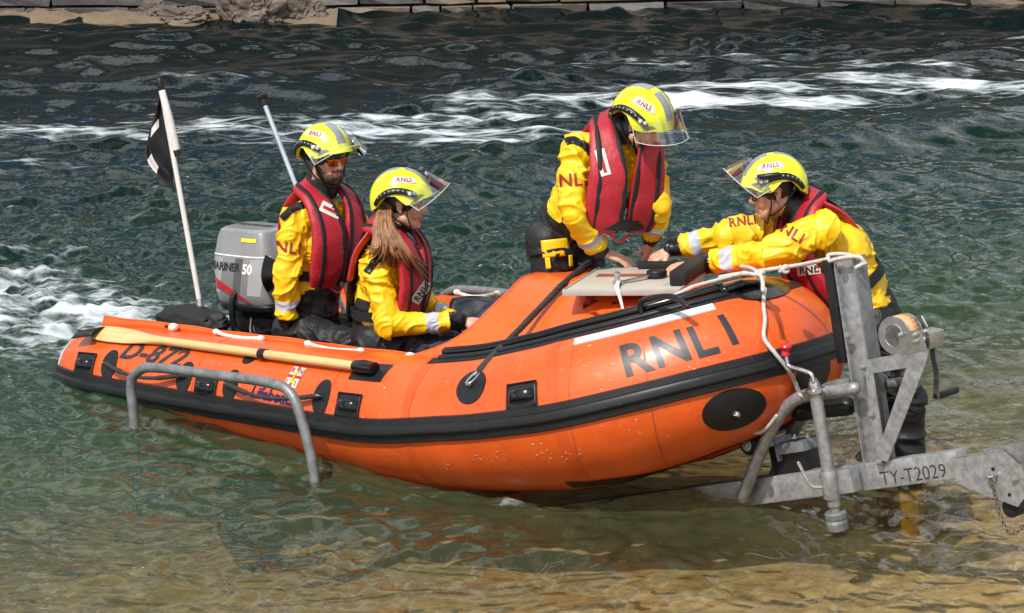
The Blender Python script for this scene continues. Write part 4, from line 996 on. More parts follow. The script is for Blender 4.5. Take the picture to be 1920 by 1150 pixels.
    mb = MB(); cyl(mb, j0, j1, .030, 20); jk = mb.build('jockey_tube', 'galvanised', root)
    mb = MB(); lathe(mb, j0, -dj, [(-.02, .032), (-.005, .046), (.006, .046), (.010, .026), (.035, .026), (.05, .018), (.055, .018)], 20); mb.build('collar', 'steel', jk)
    mb = MB(); P = cr([T(1525, 716, lt), T(1521, 702, lt), T(1505, 695, lt), T(1482, 688, lt), T(1476, 680, lt), T(1473, 662, lt)], 6); sweep(mb, P, .010, seg=10); mb.build('crank_rod', 'steel', jk)
    mb = MB(); lathe(mb, T(1473, 668, lt), (0, 0, 1), [(0, .012), (.006, .020), (.018, .018), (.026, .016), (.034, .024), (.046, .028), (.054, .022), (.057, .004)], 16); mb.build('red_knob', 'red_plastic', jk)
    mb = MB(); cyl(mb, j1 - dj * .01, j1 + dj * .05, .024, 16); mb.build('inner_tube', 'galvanised_dull', jk)
    mb = MB(); lathe(mb, j1 + dj * .03, dj, [(0, .044), (.005, .052), (.03, .050), (.035, .046), (.05, .052), (.085, .050), (.09, .03)], 12); mb.build('foot', 'galvanised_dull', jk, auto=.4)
    mb = MB(); cj = T(1556, 908, -.148); lathe(mb, cj - dj * .065, dj, [(0, .030), (0, .040), (.13, .040), (.13, .030)], 20); box(mb, cj + TN * .05 + d * .055, .12, .07, .11, d, TN, bz); mb.build('clamp', 'galvanised', jk, bevel=.003)
    bolt(T(1596, 908, -.10), -TN, .018)
    mb = MB(); sweep(mb, cr([T(1497, 868, -.2), T(1510, 893, -.2), T(1524, 913, -.19), T(1545, 913, -.17)], 5), .008, seg=8); mb.build('locking_lever', 'rust_bolt', jk)
    # keel rollers and support block
    rc = T(1409, 832, -.04); mb = MB(); lathe(mb, rc - TN * .035, TN, [(0, .012), (0, .042), (.01, .052), (.06, .052), (.07, .042), (.07, .01)], 24); kr = mb.build('keel_roller', 'black_rubber', root)
    mb = MB(); lathe(mb, rc - TN * .035, -TN, [(-.002, .030), (.004, .030), (.006, .018), (.012, .018), (.014, .008), (.018, .006)], 18); mb.build('roller_hub', 'galvanised', kr)
    p0, p1 = T(1500, 772, .03), T(1588, 762, .03); mb = MB(); sweep(mb, np.array([p0, (p0 + p1) / 2, p1]), [.045, .042, .045], seg=18); mb.build('bow_roller', 'black_rubber', root)
    mb = MB(); c_ = T(1495, 866, .05); box(mb, c_, .20, .14, .19, d, TN, bz); mb.build('support_block', 'black_rubber', root, bevel=.006)
    mb = MB(); c_ = T(1500, 834, .03); box(mb, c_, .17, .16, .05, d, TN, bz); box(mb, c_ + A(0, 0, .0) - d * .085, .012, .16, .11, d, TN, bz); mb.build('block_bracket', 'galvanised_dull', root, bevel=.004)
    for q in ((1490, 822), (1514, 820)): bolt(T(*q, -.03), (0, 0, 1), .009)
    # coupling
    for lat in (-.056, .048):
        mb = MB(); prism(mb, [T(*q, lat) for q in ((1789, 860), (1880, 846), (1914, 876), (1930, 920), (1908, 951), (1850, 929), (1791, 904))], TN * .008); mb.build('coupling_cheek', 'galvanised', root, smooth=False)
    mb = MB(); prism(mb, [T(1789, 859, -.056), T(1882, 845, -.056), T(1882, 845, .056), T(1789, 859, .056)], A(0, 0, .006)); mb.build('coupling_cap', 'galvanised', root, smooth=False)
    mb = MB(); c_ = b + d * .42; box(mb, c_ + bz * .01, .55, .075, .085, d, TN, bz); mb.build('coupling_shaft', 'galvanised_dull', root, bevel=.006)
    bolt(T(1903, 898, -.058), -TN, .016)
    for q in ((1862, 880), (1893, 928)):
        m2 = MB(); lathe(m2, T(*q, -.0565), -TN, [(0, .009), (.002, .009), (.0021, .001)], 12); m2.build('bolt_hole', 'black_rubber', root)
    mb = MB(); rc = T(1902, 950, 0); lathe(mb, rc - TN * .03, TN, [(0, .01), (0, .045), (.06, .045), (.06, .01)], 20); mb.build('coupling_roller', 'black_rubber', root)
    t = np.linspace(0, 2 * math.pi, 17); c_ = T(1858, 893, -.075); mb = MB(); sweep(mb, c_ + np.cos(t)[:, None] * d * .022 - np.sin(t)[:, None] * TN * .02, .006, seg=6); mb.build('chain_eye', 'steel', root)
    Pc = cr([T(1858, 897, -.085), T(1866, 930, -.09), T(1874, 962, -.10), T(1886, 990, -.11), T(1897, 1002, -.11), T(1915, 990, -.10), T(1935, 965, -.08), T(1950, 930, -.06)], 12)
    Ls = np.concatenate([[0], np.cumsum(np.linalg.norm(np.diff(Pc, axis=0), axis=1))]); ks = np.arange(0, Ls[-1], .021); Q = np.stack([np.interp(ks, Ls, Pc[:, k]) for k in range(3)], 1); Tt, Nn, Bb = frames(Q)
    mb = MB()
    for i in range(len(Q)):
        ax = Nn[i] if i % 2 else Bb[i]; t = np.linspace(0, 2 * math.pi, 11); sweep(mb, Q[i] + np.cos(t)[:, None] * Tt[i] * .0145 + np.sin(t)[:, None] * ax * .008, .0030, seg=5, cap='flat')
    o = mb.build('safety_chain', 'chain_steel', root); o['kind'] = 'stuff'
trailer()

# ================================================================== ROPES ON THE BOW
def ropes():
    W = lambda px, py, Y: L2W(bl(px, py, 1, Y))
    def lay(name, pts, r, label, mat='grey_rope', n=8):
        P = cr(pts, n); c = P[0].copy(); mb = MB(); sweep(mb, P, r, seg=9); o = mb.build(name, mat, None, off=c); o.location = c; return o
    r1 = empty('painter_rope', loc=L2W((3.6, -.1, .9))); tag(r1, 'pale painter rope running from the winch post over the bow to the board', 'rope'); O = np.array(r1.location)
    def part(nm, pts, r, n=8): mb = MB(); sweep(mb, cr([p - O for p in pts], n), r, seg=9); return mb.build(nm, 'grey_rope', r1)
    pt = tp(1553, 486, -.05); pt2 = tp(1588, 492, -.075); pt3 = tp(1620, 480, -.03)
    part('rope_run', [pt, W(1500, 497, -.02), W(1440, 506, -.05), W(1390, 513, -.1), W(1350, 520, -.15)], .010)
    part('rope_run', [W(1422, 516, -.22), W(1390, 514, -.2), W(1340, 527, -.2), W(1300, 538, -.2), W(1270, 552, -.25), W(1255, 558, -.3)], .010)
    part('rope_run', [W(1390, 500, -.05), W(1412, 505, -.14), W(1428, 520, -.24), W(1431, 545, -.30)], .010)
    part('post_turn', [pt, tp(1556, 478, -.0), tp(1590, 478, .0), tp(1618, 492, -.05), tp(1606, 502, -.065)], .010)
    part('post_turn', [tp(1556, 490, -.06), tp(1580, 484, -.068), tp(1610, 482, -.062), tp(1622, 494, -.05)], .010)
    s = [surf1(*tube_px(px, py), .014 if py < 640 or py > 715 else .056) for px, py in ((1431, 548), (1428, 575), (1429, 605), (1434, 635), (1444, 664), (1462, 692), (1484, 718))]
    part('hanging_end', [L2W(q) for q in s] + [tp(1500, 738, -.14), tp(1508, 748, -.12)], .010)
    for q in ((1425, 515), (1470, 505)):
        k = W(*q, -.2) - O; mb = MB(); t = np.linspace(0, 4 * math.pi, 30); sweep(mb, k + np.column_stack([.018 * np.cos(t), .016 * np.sin(t), .012 * np.sin(t * 1.5)]), .009, seg=7); mb.build('rope_knot', 'grey_rope', r1)
    e = L2W(eyes['f']); r2 = empty('short_line', loc=e); tag(r2, 'short frayed line tied to the big black disc under the bow', 'rope')
    mb = MB(); P = cr([A(0, 0, 0)] + [tp(px, py, -.17) - e for px, py in ((1398, 788), (1404, 806), (1422, 812), (1440, 800), (1456, 780))], 8); sweep(mb, P, .009, seg=8); mb.build('line', 'grey_rope', r2)
    mb = MB(); t = np.linspace(0, 4 * math.pi, 26); k = tp(1394, 784, -.18) - e; sweep(mb, k + np.column_stack([.016 * np.cos(t), .012 * np.sin(t), .018 * np.sin(t * .5)]), .008, seg=7); mb.build('knot', 'grey_rope', r2)
ropes()

# ================================================================== PEOPLE
from mathutils.bvhtree import BVHTree
def capsule(p0, p1, r0, r1, flat=None, fr=1.0, seg=18, rows=6):
    p0, p1 = np.asarray(p0, float), np.asarray(p1, float); ax = p1 - p0; L = np.linalg.norm(ax); ax = ax / L if L > 1e-6 else A(0, 0, 1)
    n = np.cross(ax, A(0, 0, 1)); n = nrm(n) if np.linalg.norm(n) > .05 else nrm(np.cross(ax, A(0, 1, 0))); b = np.cross(ax, n); V = []
    st = [(p0 - ax * r0 * math.cos(t), r0 * math.sin(t)) for t in np.linspace(.12, math.pi / 2, rows)] + [(p1 + ax * r1 * math.sin(t), r1 * math.cos(t)) for t in np.linspace(0, math.pi / 2 - .12, rows)]
    th = np.linspace(0, 2 * math.pi, seg, endpoint=False)
    for c, r in st: V.append(c + r * (np.cos(th)[:, None] * n + np.sin(th)[:, None] * b))
    V = np.concatenate(V)
    if flat is not None:
        f = nrm(flat); m = (p0 + p1) / 2; d = (V - m) @ f; off = (np.clip(((V - p0) @ ax) / max(L, 1e-6), 0, 1))[:, None] * (p1 - p0) + p0
        dd = (V - off) @ f; V = V - dd[:, None] * f * (1 - fr)
    k = len(st); F = [(i * seg + j, i * seg + (j + 1) % seg, (i + 1) * seg + (j + 1) % seg, (i + 1) * seg + j) for i in range(k - 1) for j in range(seg)]
    F += [tuple(range(seg))[::-1], tuple((k - 1) * seg + j for j in range(seg))]; return V, F
class Body:
    """a figure: tapered limbs fused into one skin; each limb remembers its cloth"""
    def __init__(s): s.p = []
    def c(s, p0, p1, r0, r1, lab, flat=None, fr=1.0, fold=0.0, bands=None): s.p.append((np.asarray(p0, float), np.asarray(p1, float), r0, r1, lab, None if flat is None else nrm(flat), fr, fold, bands)); return s
    def make(s, name, parent, off, voxel=.0055, seed=0, mats=None):
        mb = MB()
        for p in s.p: mb.add(*capsule(p[0], p[1], p[2], p[3], p[5], p[6]))
        me = bpy.data.meshes.new('tmp'); me.from_pydata((np.concatenate(mb.v) - off).tolist(), [], mb.f); ob = bpy.data.objects.new('tmp', me); COL.objects.link(ob)
        md = ob.modifiers.new('r', 'REMESH'); md.mode = 'VOXEL'; md.voxel_size = voxel; md.use_smooth_shade = True
        m2 = ob.modifiers.new('s', 'SMOOTH'); m2.factor = .5; m2.iterations = 5
        bpy.context.view_layer.update(); dg = bpy.context.evaluated_depsgraph_get(); res = bpy.data.meshes.new_from_object(ob.evaluated_get(dg)); bpy.data.objects.remove(ob); bpy.data.meshes.remove(me)
        n = len(res.vertices); V = np.empty(n * 3); res.vertices.foreach_get('co', V); V = V.reshape(-1, 3); Nn = np.empty(n * 3); res.vertices.foreach_get('normal', Nn); Nn = Nn.reshape(-1, 3); W = V + off
        best = np.full(n, 1e9); lab = np.zeros(n, int); amp = np.zeros(n); Q = np.zeros((n, 3))
        for k, p in enumerate(s.p):
            ax = p[1] - p[0]; L2 = ax @ ax + 1e-9; t = np.clip(((W - p[0]) @ ax) / L2, 0, 1); d = W - (p[0] + t[:, None] * ax)
            if p[5] is not None: q = d @ p[5]; d = d + (q * (1 / p[6] - 1))[:, None] * p[5]
            r = p[2] + (p[3] - p[2]) * t; dist = np.linalg.norm(d, axis=1) / r - 1; dist = dist * np.minimum(r, .1)
            u = dist < best; best[u] = dist[u]; l_ = np.full(n, mats.index(p[4])); 
            if p[8]:
                for (t0, t1, m_) in p[8]: l_[(t >= t0) & (t <= t1)] = mats.index(m_)
            lab[u] = l_[u]; amp[u] = p[7]
            axn = ax / math.sqrt(L2); al = W @ axn; Qk = W * .45 + axn * (al * .9)[:, None] if L2 > .01 else W * .8; Q[u] = Qk[u]
        # cloth folds: sharp ridges running round the limb, with soft lumps
        wp = np.stack([fbm(W * 4.5 + seed + 7 * k, 2) for k in range(3)], 1); Qw = (.62 * W + .38 * Q) * 10 + wp * 1.1
        f1 = (1 - np.abs(noise3(Qw + seed))) ** 3; f2 = fbm(W * 6 + seed * 3.1, 2); f3 = (1 - np.abs(noise3(Qw * 1.9 + 31 + seed * 1.7))) ** 3
        # blend amplitude so folds fade at joins
        V = V + Nn * (amp * (1.25 * (f1 - .45) + .40 * f2 + .55 * (f3 - .45)))[:, None]
        res.vertices.foreach_set('co', V.ravel())
        nf = len(res.polygons); pv = np.empty(len(res.loops), np.int32); res.loops.foreach_get('vertex_index', pv); ls = np.empty(nf, np.int32); res.polygons.foreach_get('loop_start', ls)
        res.materials.clear()
        for m in mats: res.materials.append(MATS[m])
        res.polygons.foreach_set('material_index', lab[pv[ls]].astype(np.int32)); res.polygons.foreach_set('use_smooth', np.ones(nf, bool)); res.update(); res.name = name
        o = bpy.data.objects.new(name, res); COL.objects.link(o); o.parent = parent
        s.bvh = BVHTree.FromPolygons([Vector(v) for v in (V + off)], [tuple(p.vertices) for p in res.polygons]); s.off = np.asarray(off); return o
def stick(bvh, V2, F, px, py, rot, name, mat, parent, off, lift=.004, scale=None, sx=1.0):
    """lay a flat cut-out (metres) on a body where the photo shows it"""
    h = bvh.ray_cast(Vector(CO), Vector(nrm(ray(px, py))))
    if h[0] is None: return None
    dist = (np.array(h[0]) - CO) @ A(0, _c, -_s); k = FPX / dist; c, s_ = math.cos(rot), math.sin(rot); P = []; last = np.array(h[0])
    keep = np.ones(len(V2), bool)
    for i, (u, v) in enumerate(V2):
        u = u * sx; r = nrm(ray(px + (u * c - v * s_) * k, py - (u * s_ + v * c) * k)); q = bvh.ray_cast(Vector(CO), Vector(r))
        if q[0] is None or abs((np.array(q[0]) - np.array(h[0])) @ A(0, _c, -_s)) > .13: keep[i] = False; P.append(last)
        else: last = np.array(q[0]) + np.array(q[1]) * lift; P.append(last)
    F = [f for f in F if all(keep[i] for i in f)]
    if not F: return None
    mb = MB(); mb.add(np.array(P), F); return mb.build(name, mat, parent, off=off)
def strip2d(pts_px, w, n=10):
    """a ribbon through pixels: returned as pixel quads"""
    P = cr([A(*q) for q in pts_px], n); T = nrm(np.gradient(P, axis=0)); N = np.column_stack([-T[:, 1], T[:, 0]]); return P, N
def ribbon(bvh, pts, wpx, name, mat, parent, off, lift=.006, nw=5, n=10, thick=.004):
    P, N = strip2d(pts, wpx, n); V = []; ok = []
    for p, nn in zip(P, N):
        for j in range(nw):
            q = p + nn * wpx * (j / (nw - 1) - .5); h = bvh.ray_cast(Vector(CO), Vector(nrm(ray(*q)))); ok.append(h[0] is not None); V.append(np.array(h[0]) + np.array(h[1]) * lift if h[0] is not None else A(0, 0, 0))
    F = [(i * nw + j, i * nw + j + 1, (i + 1) * nw + j + 1, (i + 1) * nw + j) for i in range(len(P) - 1) for j in range(nw - 1)]; F = [f for f in F if all(ok[i] for i in f)]
    if not F: return None
    V = np.array(V); F = [f for f in F if max(np.linalg.norm(V[f[0]] - V[f[2]]), np.linalg.norm(V[f[1]] - V[f[3]])) < .12]; full = [i for i in range(len(P) - 1) if sum(f[0] // nw == i for f in F) == nw - 1]
    runs = []; 
    for i in full:
        if runs and runs[-1][-1] == i - 1: runs[-1].append(i)
        else: runs.append([i])
    if not runs: return None
    keep = set(max(runs, key=len)); F = [f for f in F if f[0] // nw in keep]; bad = [f for f in F if max(np.linalg.norm(V[f[0]] - V[f[2]]), np.linalg.norm(V[f[1]] - V[f[3]])) > .15]; F = [f for f in F if f not in bad]
    if not F: return None
    mb = MB(); mb.add(V, F); return mb.build(name, mat, parent, off=off, solid=thick)

def hand(B, wrist, d, back, thumb, curl=.5, spread=.10, s=1.0):
    """palm, four fingers in two bends and a thumb; d: pointing direction, back: normal of the back of the hand, thumb: side of the thumb"""
    d = nrm(d); back = nrm(np.asarray(back) - d * (np.asarray(back) @ d)); sd = nrm(np.cross(back, d)); sd = sd if sd @ np.asarray(thumb) > 0 else -sd; w = np.asarray(wrist, float)
    B.c(w - d * .02, w + d * .035 * s, .026, .030, 'skin', back, .75)
    kn = w + d * .088 * s
    B.c(w + d * .03 * s + sd * .014, kn + sd * .022, .024, .017, 'skin', back, .72); B.c(w + d * .03 * s - sd * .014, kn - sd * .024 - d * .006, .024, .016, 'skin', back, .72); B.c(w + d * .03, kn, .024, .018, 'skin', back, .72)
    for k, (y, ln, r) in enumerate(((.030, .072, .0088), (.010, .080, .0092), (-.010, .074, .0088), (-.029, .060, .0080))):
        b0 = kn + sd * y; a1 = curl * (.7 + .12 * k); dd = nrm(d * math.cos(a1) - back * math.sin(a1) + sd * spread * y * 12); p1 = b0 + dd * ln * .48 * s
        a2 = a1 + curl * .95; d2 = nrm(d * math.cos(a2) - back * math.sin(a2) + sd * spread * y * 12); p2 = p1 + d2 * ln * .30 * s; a3 = a2 + curl * .5; d3 = nrm(d * math.cos(a3) - back * math.sin(a3)); p3 = p2 + d3 * ln * .22 * s
        B.c(b0, p1, r * 1.1, r, 'skin'); B.c(p1, p2, r, r * .92, 'skin'); B.c(p2, p3, r * .92, r * .8, 'skin')
    t0 = w + d * .028 + sd * .026; t1 = t0 + nrm(d * .6 + sd * .55 - back * .35) * .040 * s; t2 = t1 + nrm(d * .9 + sd * .1 - back * .45) * .032 * s
    B.c(t0, t1, .0135, .011, 'skin'); B.c(t1, t2, .011, .0088, 'skin')

def head(B, c, f, u, beard=False):
    f = nrm(f); u = nrm(np.asarray(u) - f * (np.asarray(u) @ f)); l = np.cross(u, f); H = lambda x, y, z: c + f * x + l * y + u * z; lo = 'beard' if beard else 'skin'
    B.c(H(-.022, 0, .035), H(.012, 0, .035), .088, .086, 'hair_dark' if True else 'skin', l, .86)
    B.c(H(.030, 0, .03), H(.034, 0, -.03), .066, .058, 'skin', l, .92)
    B.c(H(.028, 0, -.03), H(.044, 0, -.080), .058, .044, 'skin' if not beard else 'skin', l, .95)
    B.c(H(.050, -.018, -.098), H(.050, .018, -.098), .027, .027, lo); B.c(H(.066, 0, -.094), H(.071, 0, -.106), .022, .020, lo)
    for sgn in (-1, 1):
        B.c(H(.062, sgn * .036, -.020), H(.060, sgn * .033, -.045), .027, .024, 'skin')
        B.c(H(.083, sgn * .018, .022), H(.074, sgn * .046, .018), .0125, .011, 'skin')
        B.c(H(.010, sgn * .052, -.060), H(.045, sgn * .036, -.092), .026, .024, lo)
        B.c(H(-.012, sgn * .079, .018), H(-.006, sgn * .077, -.022), .018, .012, 'skin', l, .40)
        B.c(H(-.016, sgn * .083, .020), H(-.018, sgn * .082, -.010), .008, .007, 'skin')
    B.c(H(.090, 0, .014), H(.112, 0, -.026), .0095, .0135, 'skin'); B.c(H(.098, -.012, -.032), H(.098, .012, -.032), .0095, .0095, 'skin')
    B.c(H(.090, -.015, -.061), H(.090, .015, -.061), .0085, .0085, 'lips'); B.c(H(.088, -.013, -.073), H(.088, .013, -.073), .0090, .0090, 'lips')
    if beard:
        B.c(H(.090, -.022, -.050), H(.090, .022, -.050), .0085, .0085, 'beard'); B.c(H(.070, -.03, -.082), H(.070, .03, -.082), .024, .024, 'beard')
    return H

HM = {}
def helmet(parent, off, c, f, u, visor=0.0, lamp=True, person=''):
    """hard shell with side rails, reflective strip, labels, strap and hinged clear visor"""
    f = nrm(f); u = nrm(np.asarray(u) - f * (np.asarray(u) @ f)); l = np.cross(u, f); R3 = np.stack([f, l, u], 1)
    root = empty('helmet', M4(R3 * 1.09, np.asarray(c) - np.asarray(u) * .004)); root.parent = parent; root.matrix_parent_inverse = Matrix.Translation(-Vector(off))
    a, b, ct, zc = .150, .126, .150, .030
    def rim(al):                                           # rim height by azimuth (0 front, pi back)
        x = abs((al + math.pi) % (2 * math.pi) - math.pi); return np.interp(x, (0, .7, 1.05, 1.30, 1.65, 2.0, 2.35, 2.8, 3.15), (.062, .054, .030, .028, .068, .062, .0, -.028, -.034))
    def S(al, el, o=0.0):                                  # azimuth, elevation -> shell
        ce = math.cos(el); x = (a + o) * ce * math.cos(al); return A(x - .012, (b + o) * ce * math.sin(al) * (1 - .06 * math.cos(al)), zc + (ct + o) * math.sin(el))
    def el_rim(al): return math.asin(np.clip((rim(al) - zc) / ct, -.95, .9))
    na, ne = 72, 22
    if 'shell' not in HM:
        mb = MB(); V = []
        for i in range(ne):
            for j in range(na):
                al = 2 * math.pi * j / na; er = el_rim(al); e = er + (math.pi / 2 - er) * (i / (ne - 1)) * .999; bulge = .004 * math.exp(-((i) / 1.4) ** 2); V.append(S(al, e, bulge))
        for j in range(na): al = 2 * math.pi * j / na; V.append(S(al, el_rim(al), -.012))
        F = [(i * na + j, i * na + (j + 1) % na, (i + 1) * na + (j + 1) % na, (i + 1) * na + j) for i in range(ne - 1) for j in range(na)] + [(ne * na + j, ne * na + (j + 1) % na, (j + 1) % na, j) for j in range(na)] + [tuple((ne - 1) * na + j for j in range(na))]
        mb.add(V, F); o = mb.build('shell', 'helmet_yellow', None, auto=.9); HM['shell'] = o.data; bpy.data.objects.remove(o)
        lin = MB(); V = []
        for i in range(8):
            for j in range(na): al = 2 * math.pi * j / na; er = el_rim(al) - .02; V.append(S(al, er + (1.4 - er) * i / 7, -.014))
        lin.add(V, [(i * na + j, i * na + (j + 1) % na, (i + 1) * na + (j + 1) % na, (i + 1) * na + j) for i in range(7) for j in range(na)]); o = lin.build('liner', 'helmet_black', None); HM['liner'] = o.data; bpy.data.objects.remove(o)
    for k in ('shell', 'liner'): o = bpy.data.objects.new(k, HM[k]); COL.objects.link(o); o.parent = root
    def pt(name, mb, mat, solid=0): return mb.build(name, mat, root, solid=solid)
    # reflective strip over the crown, two halves
    for e0, e1 in ((rad(30), rad(84)), (rad(96), rad(150))):
        V2, F = grid2d(1, 1, 14, 5); V = [(lambda e, y: A((a + .002) * math.cos(e) * math.cos(y) - .012, y * .105 * 1.2, zc + (ct + .002) * math.sin(e) * math.cos(y * 1.0)))(e0 + (e1 - e0) * (q[0] + .5), q[1] * .40) for q in V2]; mb = MB(); mb.add(V, F); pt('crown_strip', mb, 'helmet_reflective')
    for sg in (-1, 1):
        # label with letters above the rail
        def sm(uu, vv, o=.003, sg=sg, al0=1.35, e0=rad(47)): return S(sg * (al0 - uu / .118 * (1 if True else 1)), e0 + vv / .15, o)
        V2, F = grid2d(.125, .036, 12, 5); V2 = np.array([(q[0], q[1] - 1.2 * q[0] ** 2) for q in V2]); mb = MB(); mb.add([sm(*q) for q in V2], F); lb = pt('label', mb, 'label_white')
        V2, F = text2d('RNLI', .034, 0, .0012, 1.15, .012); V2 = V2 * A(1 if sg > 0 else -1, 1); V2 = np.array([(q[0] * (1), q[1] - 1.2 * q[0] ** 2) for q in V2])
        V2[:, 0] *= -1
        mb = MB(); mb.add([sm(q[0], q[1], .0042) for q in V2], F); mb.build('label_letters', 'letter_maroon', lb)
        # black rail arching over the ear, with lamp
        als = [1.02, 1.2, 1.45, 1.75, 2.0, 2.2, 2.32]; els = [rad(17), rad(21), rad(24), rad(23), rad(17), rad(7), rad(-3)]
        P = cr([S(sg * q, e, .006) for q, e in zip(als, els)], 6); Nn = np.array([nrm(p - A(-.012, 0, zc)) for p in P]); mb = MB(); sweep(mb, P, .010, np.interp(np.linspace(0, 1, len(P)), (0, .15, .6, 1), (.013, .016, .016, .011)), N=Nn, seg=10); rl = pt('side_rail', mb, 'helmet_black')
        mb = MB()
        for k in range(8):
            q = P[8 + k * 3] + Nn[8 + k * 3] * .010; cyl(mb, q, q + Nn[8 + k * 3] * .002, .0045, 6)
        o = mb.build('rail_slots', 'helmet_reflective', rl); o['kind'] = 'stuff'
        for al_ in (1.05, 1.20):
            q = S(sg * al_, rad(19.5), .010); nn = nrm(q - A(-.012, 0, zc)); mb = MB(); lathe(mb, q, nn, [(0, .010), (.006, .010), (.007, .007), (.008, .001)], 12); mb.build('rail_bolt', 'lamp_glass', rl)
        if lamp and sg > 0:
            P2 = np.array([S(sg * q, rad(26), .022) for q in (.98, 1.15, 1.35, 1.55)]); mb = MB(); sweep(mb, P2, [.012, .014, .014, .012], seg=12); lp = mb.build('torch', 'helmet_black', root); mb = MB(); lathe(mb, P2[0], nrm(P2[0] - P2[1]), [(0, .011), (.014, .012), (.016, .009), (.016, .001)], 14); mb.build('torch_lens', 'lamp_glass', lp)
        # grey patch at the temple
        V2 = np.array([(.62, .2), (1.02, .08), (1.06, 1.0), (.80, .8)]); mb = MB(); n = 6; V = []
        for i in range(n):
            for j in range(n):
                p = i / (n - 1); q = j / (n - 1); w = (1 - p) * (1 - q) * V2[0] + p * (1 - q) * V2[1] + p * q * V2[2] + (1 - p) * q * V2[3]; V.append(S(sg * w[0], el_rim(sg * w[0]) + .05 + w[1] * rad(11), .003))
        mb.add(V, [(i * n + j, i * n + j + 1, (i + 1) * n + j + 1, (i + 1) * n + j) for i in range(n - 1) for j in range(n - 1)]); pt('temple_patch', mb, 'helmet_reflective')
        # chin strap
        mb = MB(); P = cr([S(sg * 1.25, rad(-2), -.014), A(.030, sg * .082, -.03), A(.042, sg * .068, -.075), A(.050, sg * .035, -.118), A(.052, 0, -.127)], 6); sweep(mb, P, .009, .003, N=np.array([nrm(A(p[0] * .3, p[1], -.02 if p[2] > -.1 else -.3)) for p in P]) @ np.eye(3), seg=8); pt('chin_strap', mb, 'webbing_black')
        mb = MB(); P = cr([S(sg * 2.2, rad(-2), -.014), A(-.035, sg * .082, -.04), A(.010, sg * .076, -.075), A(.042, sg * .068, -.085)], 6); sweep(mb, P, .007, .003, seg=6); pt('rear_strap', mb, 'webbing_black')
    # visor: a bent clear sheet turning about the temples
    hinge = A(.035, 0, .062); cv, sv = math.cos(visor), math.sin(visor); nV, nW = 30, 9; V = []
    for j in range(nW):
        t = j / (nW - 1)
        for i in range(nV):
            al = rad(-82 + 164 * i / (nV - 1)); drop = .128 * (1 - .42 * abs(al / rad(82)) ** 2.2); rr = 1 + .05 * t
            p = A((.168 * rr) * math.cos(al) - .004, .139 * rr * math.sin(al), .062 - drop * t) - hinge
            V.append(hinge + A(p[0] * cv - p[2] * sv, p[1], p[0] * sv + p[2] * cv))
    mb = MB(); mb.add(V, [(j * nV + i, j * nV + i + 1, (j + 1) * nV + i + 1, (j + 1) * nV + i) for j in range(nW - 1) for i in range(nV - 1)]); vs = mb.build('visor', 'visor_clear', root)
    G = np.array(V).reshape(nW, nV, 3); mb = MB(); sweep(mb, np.vstack([G[0, 0], G[-1], G[0, -1]]), .0018, seg=5); mb.build('visor_rim', 'label_white', vs)
    return root

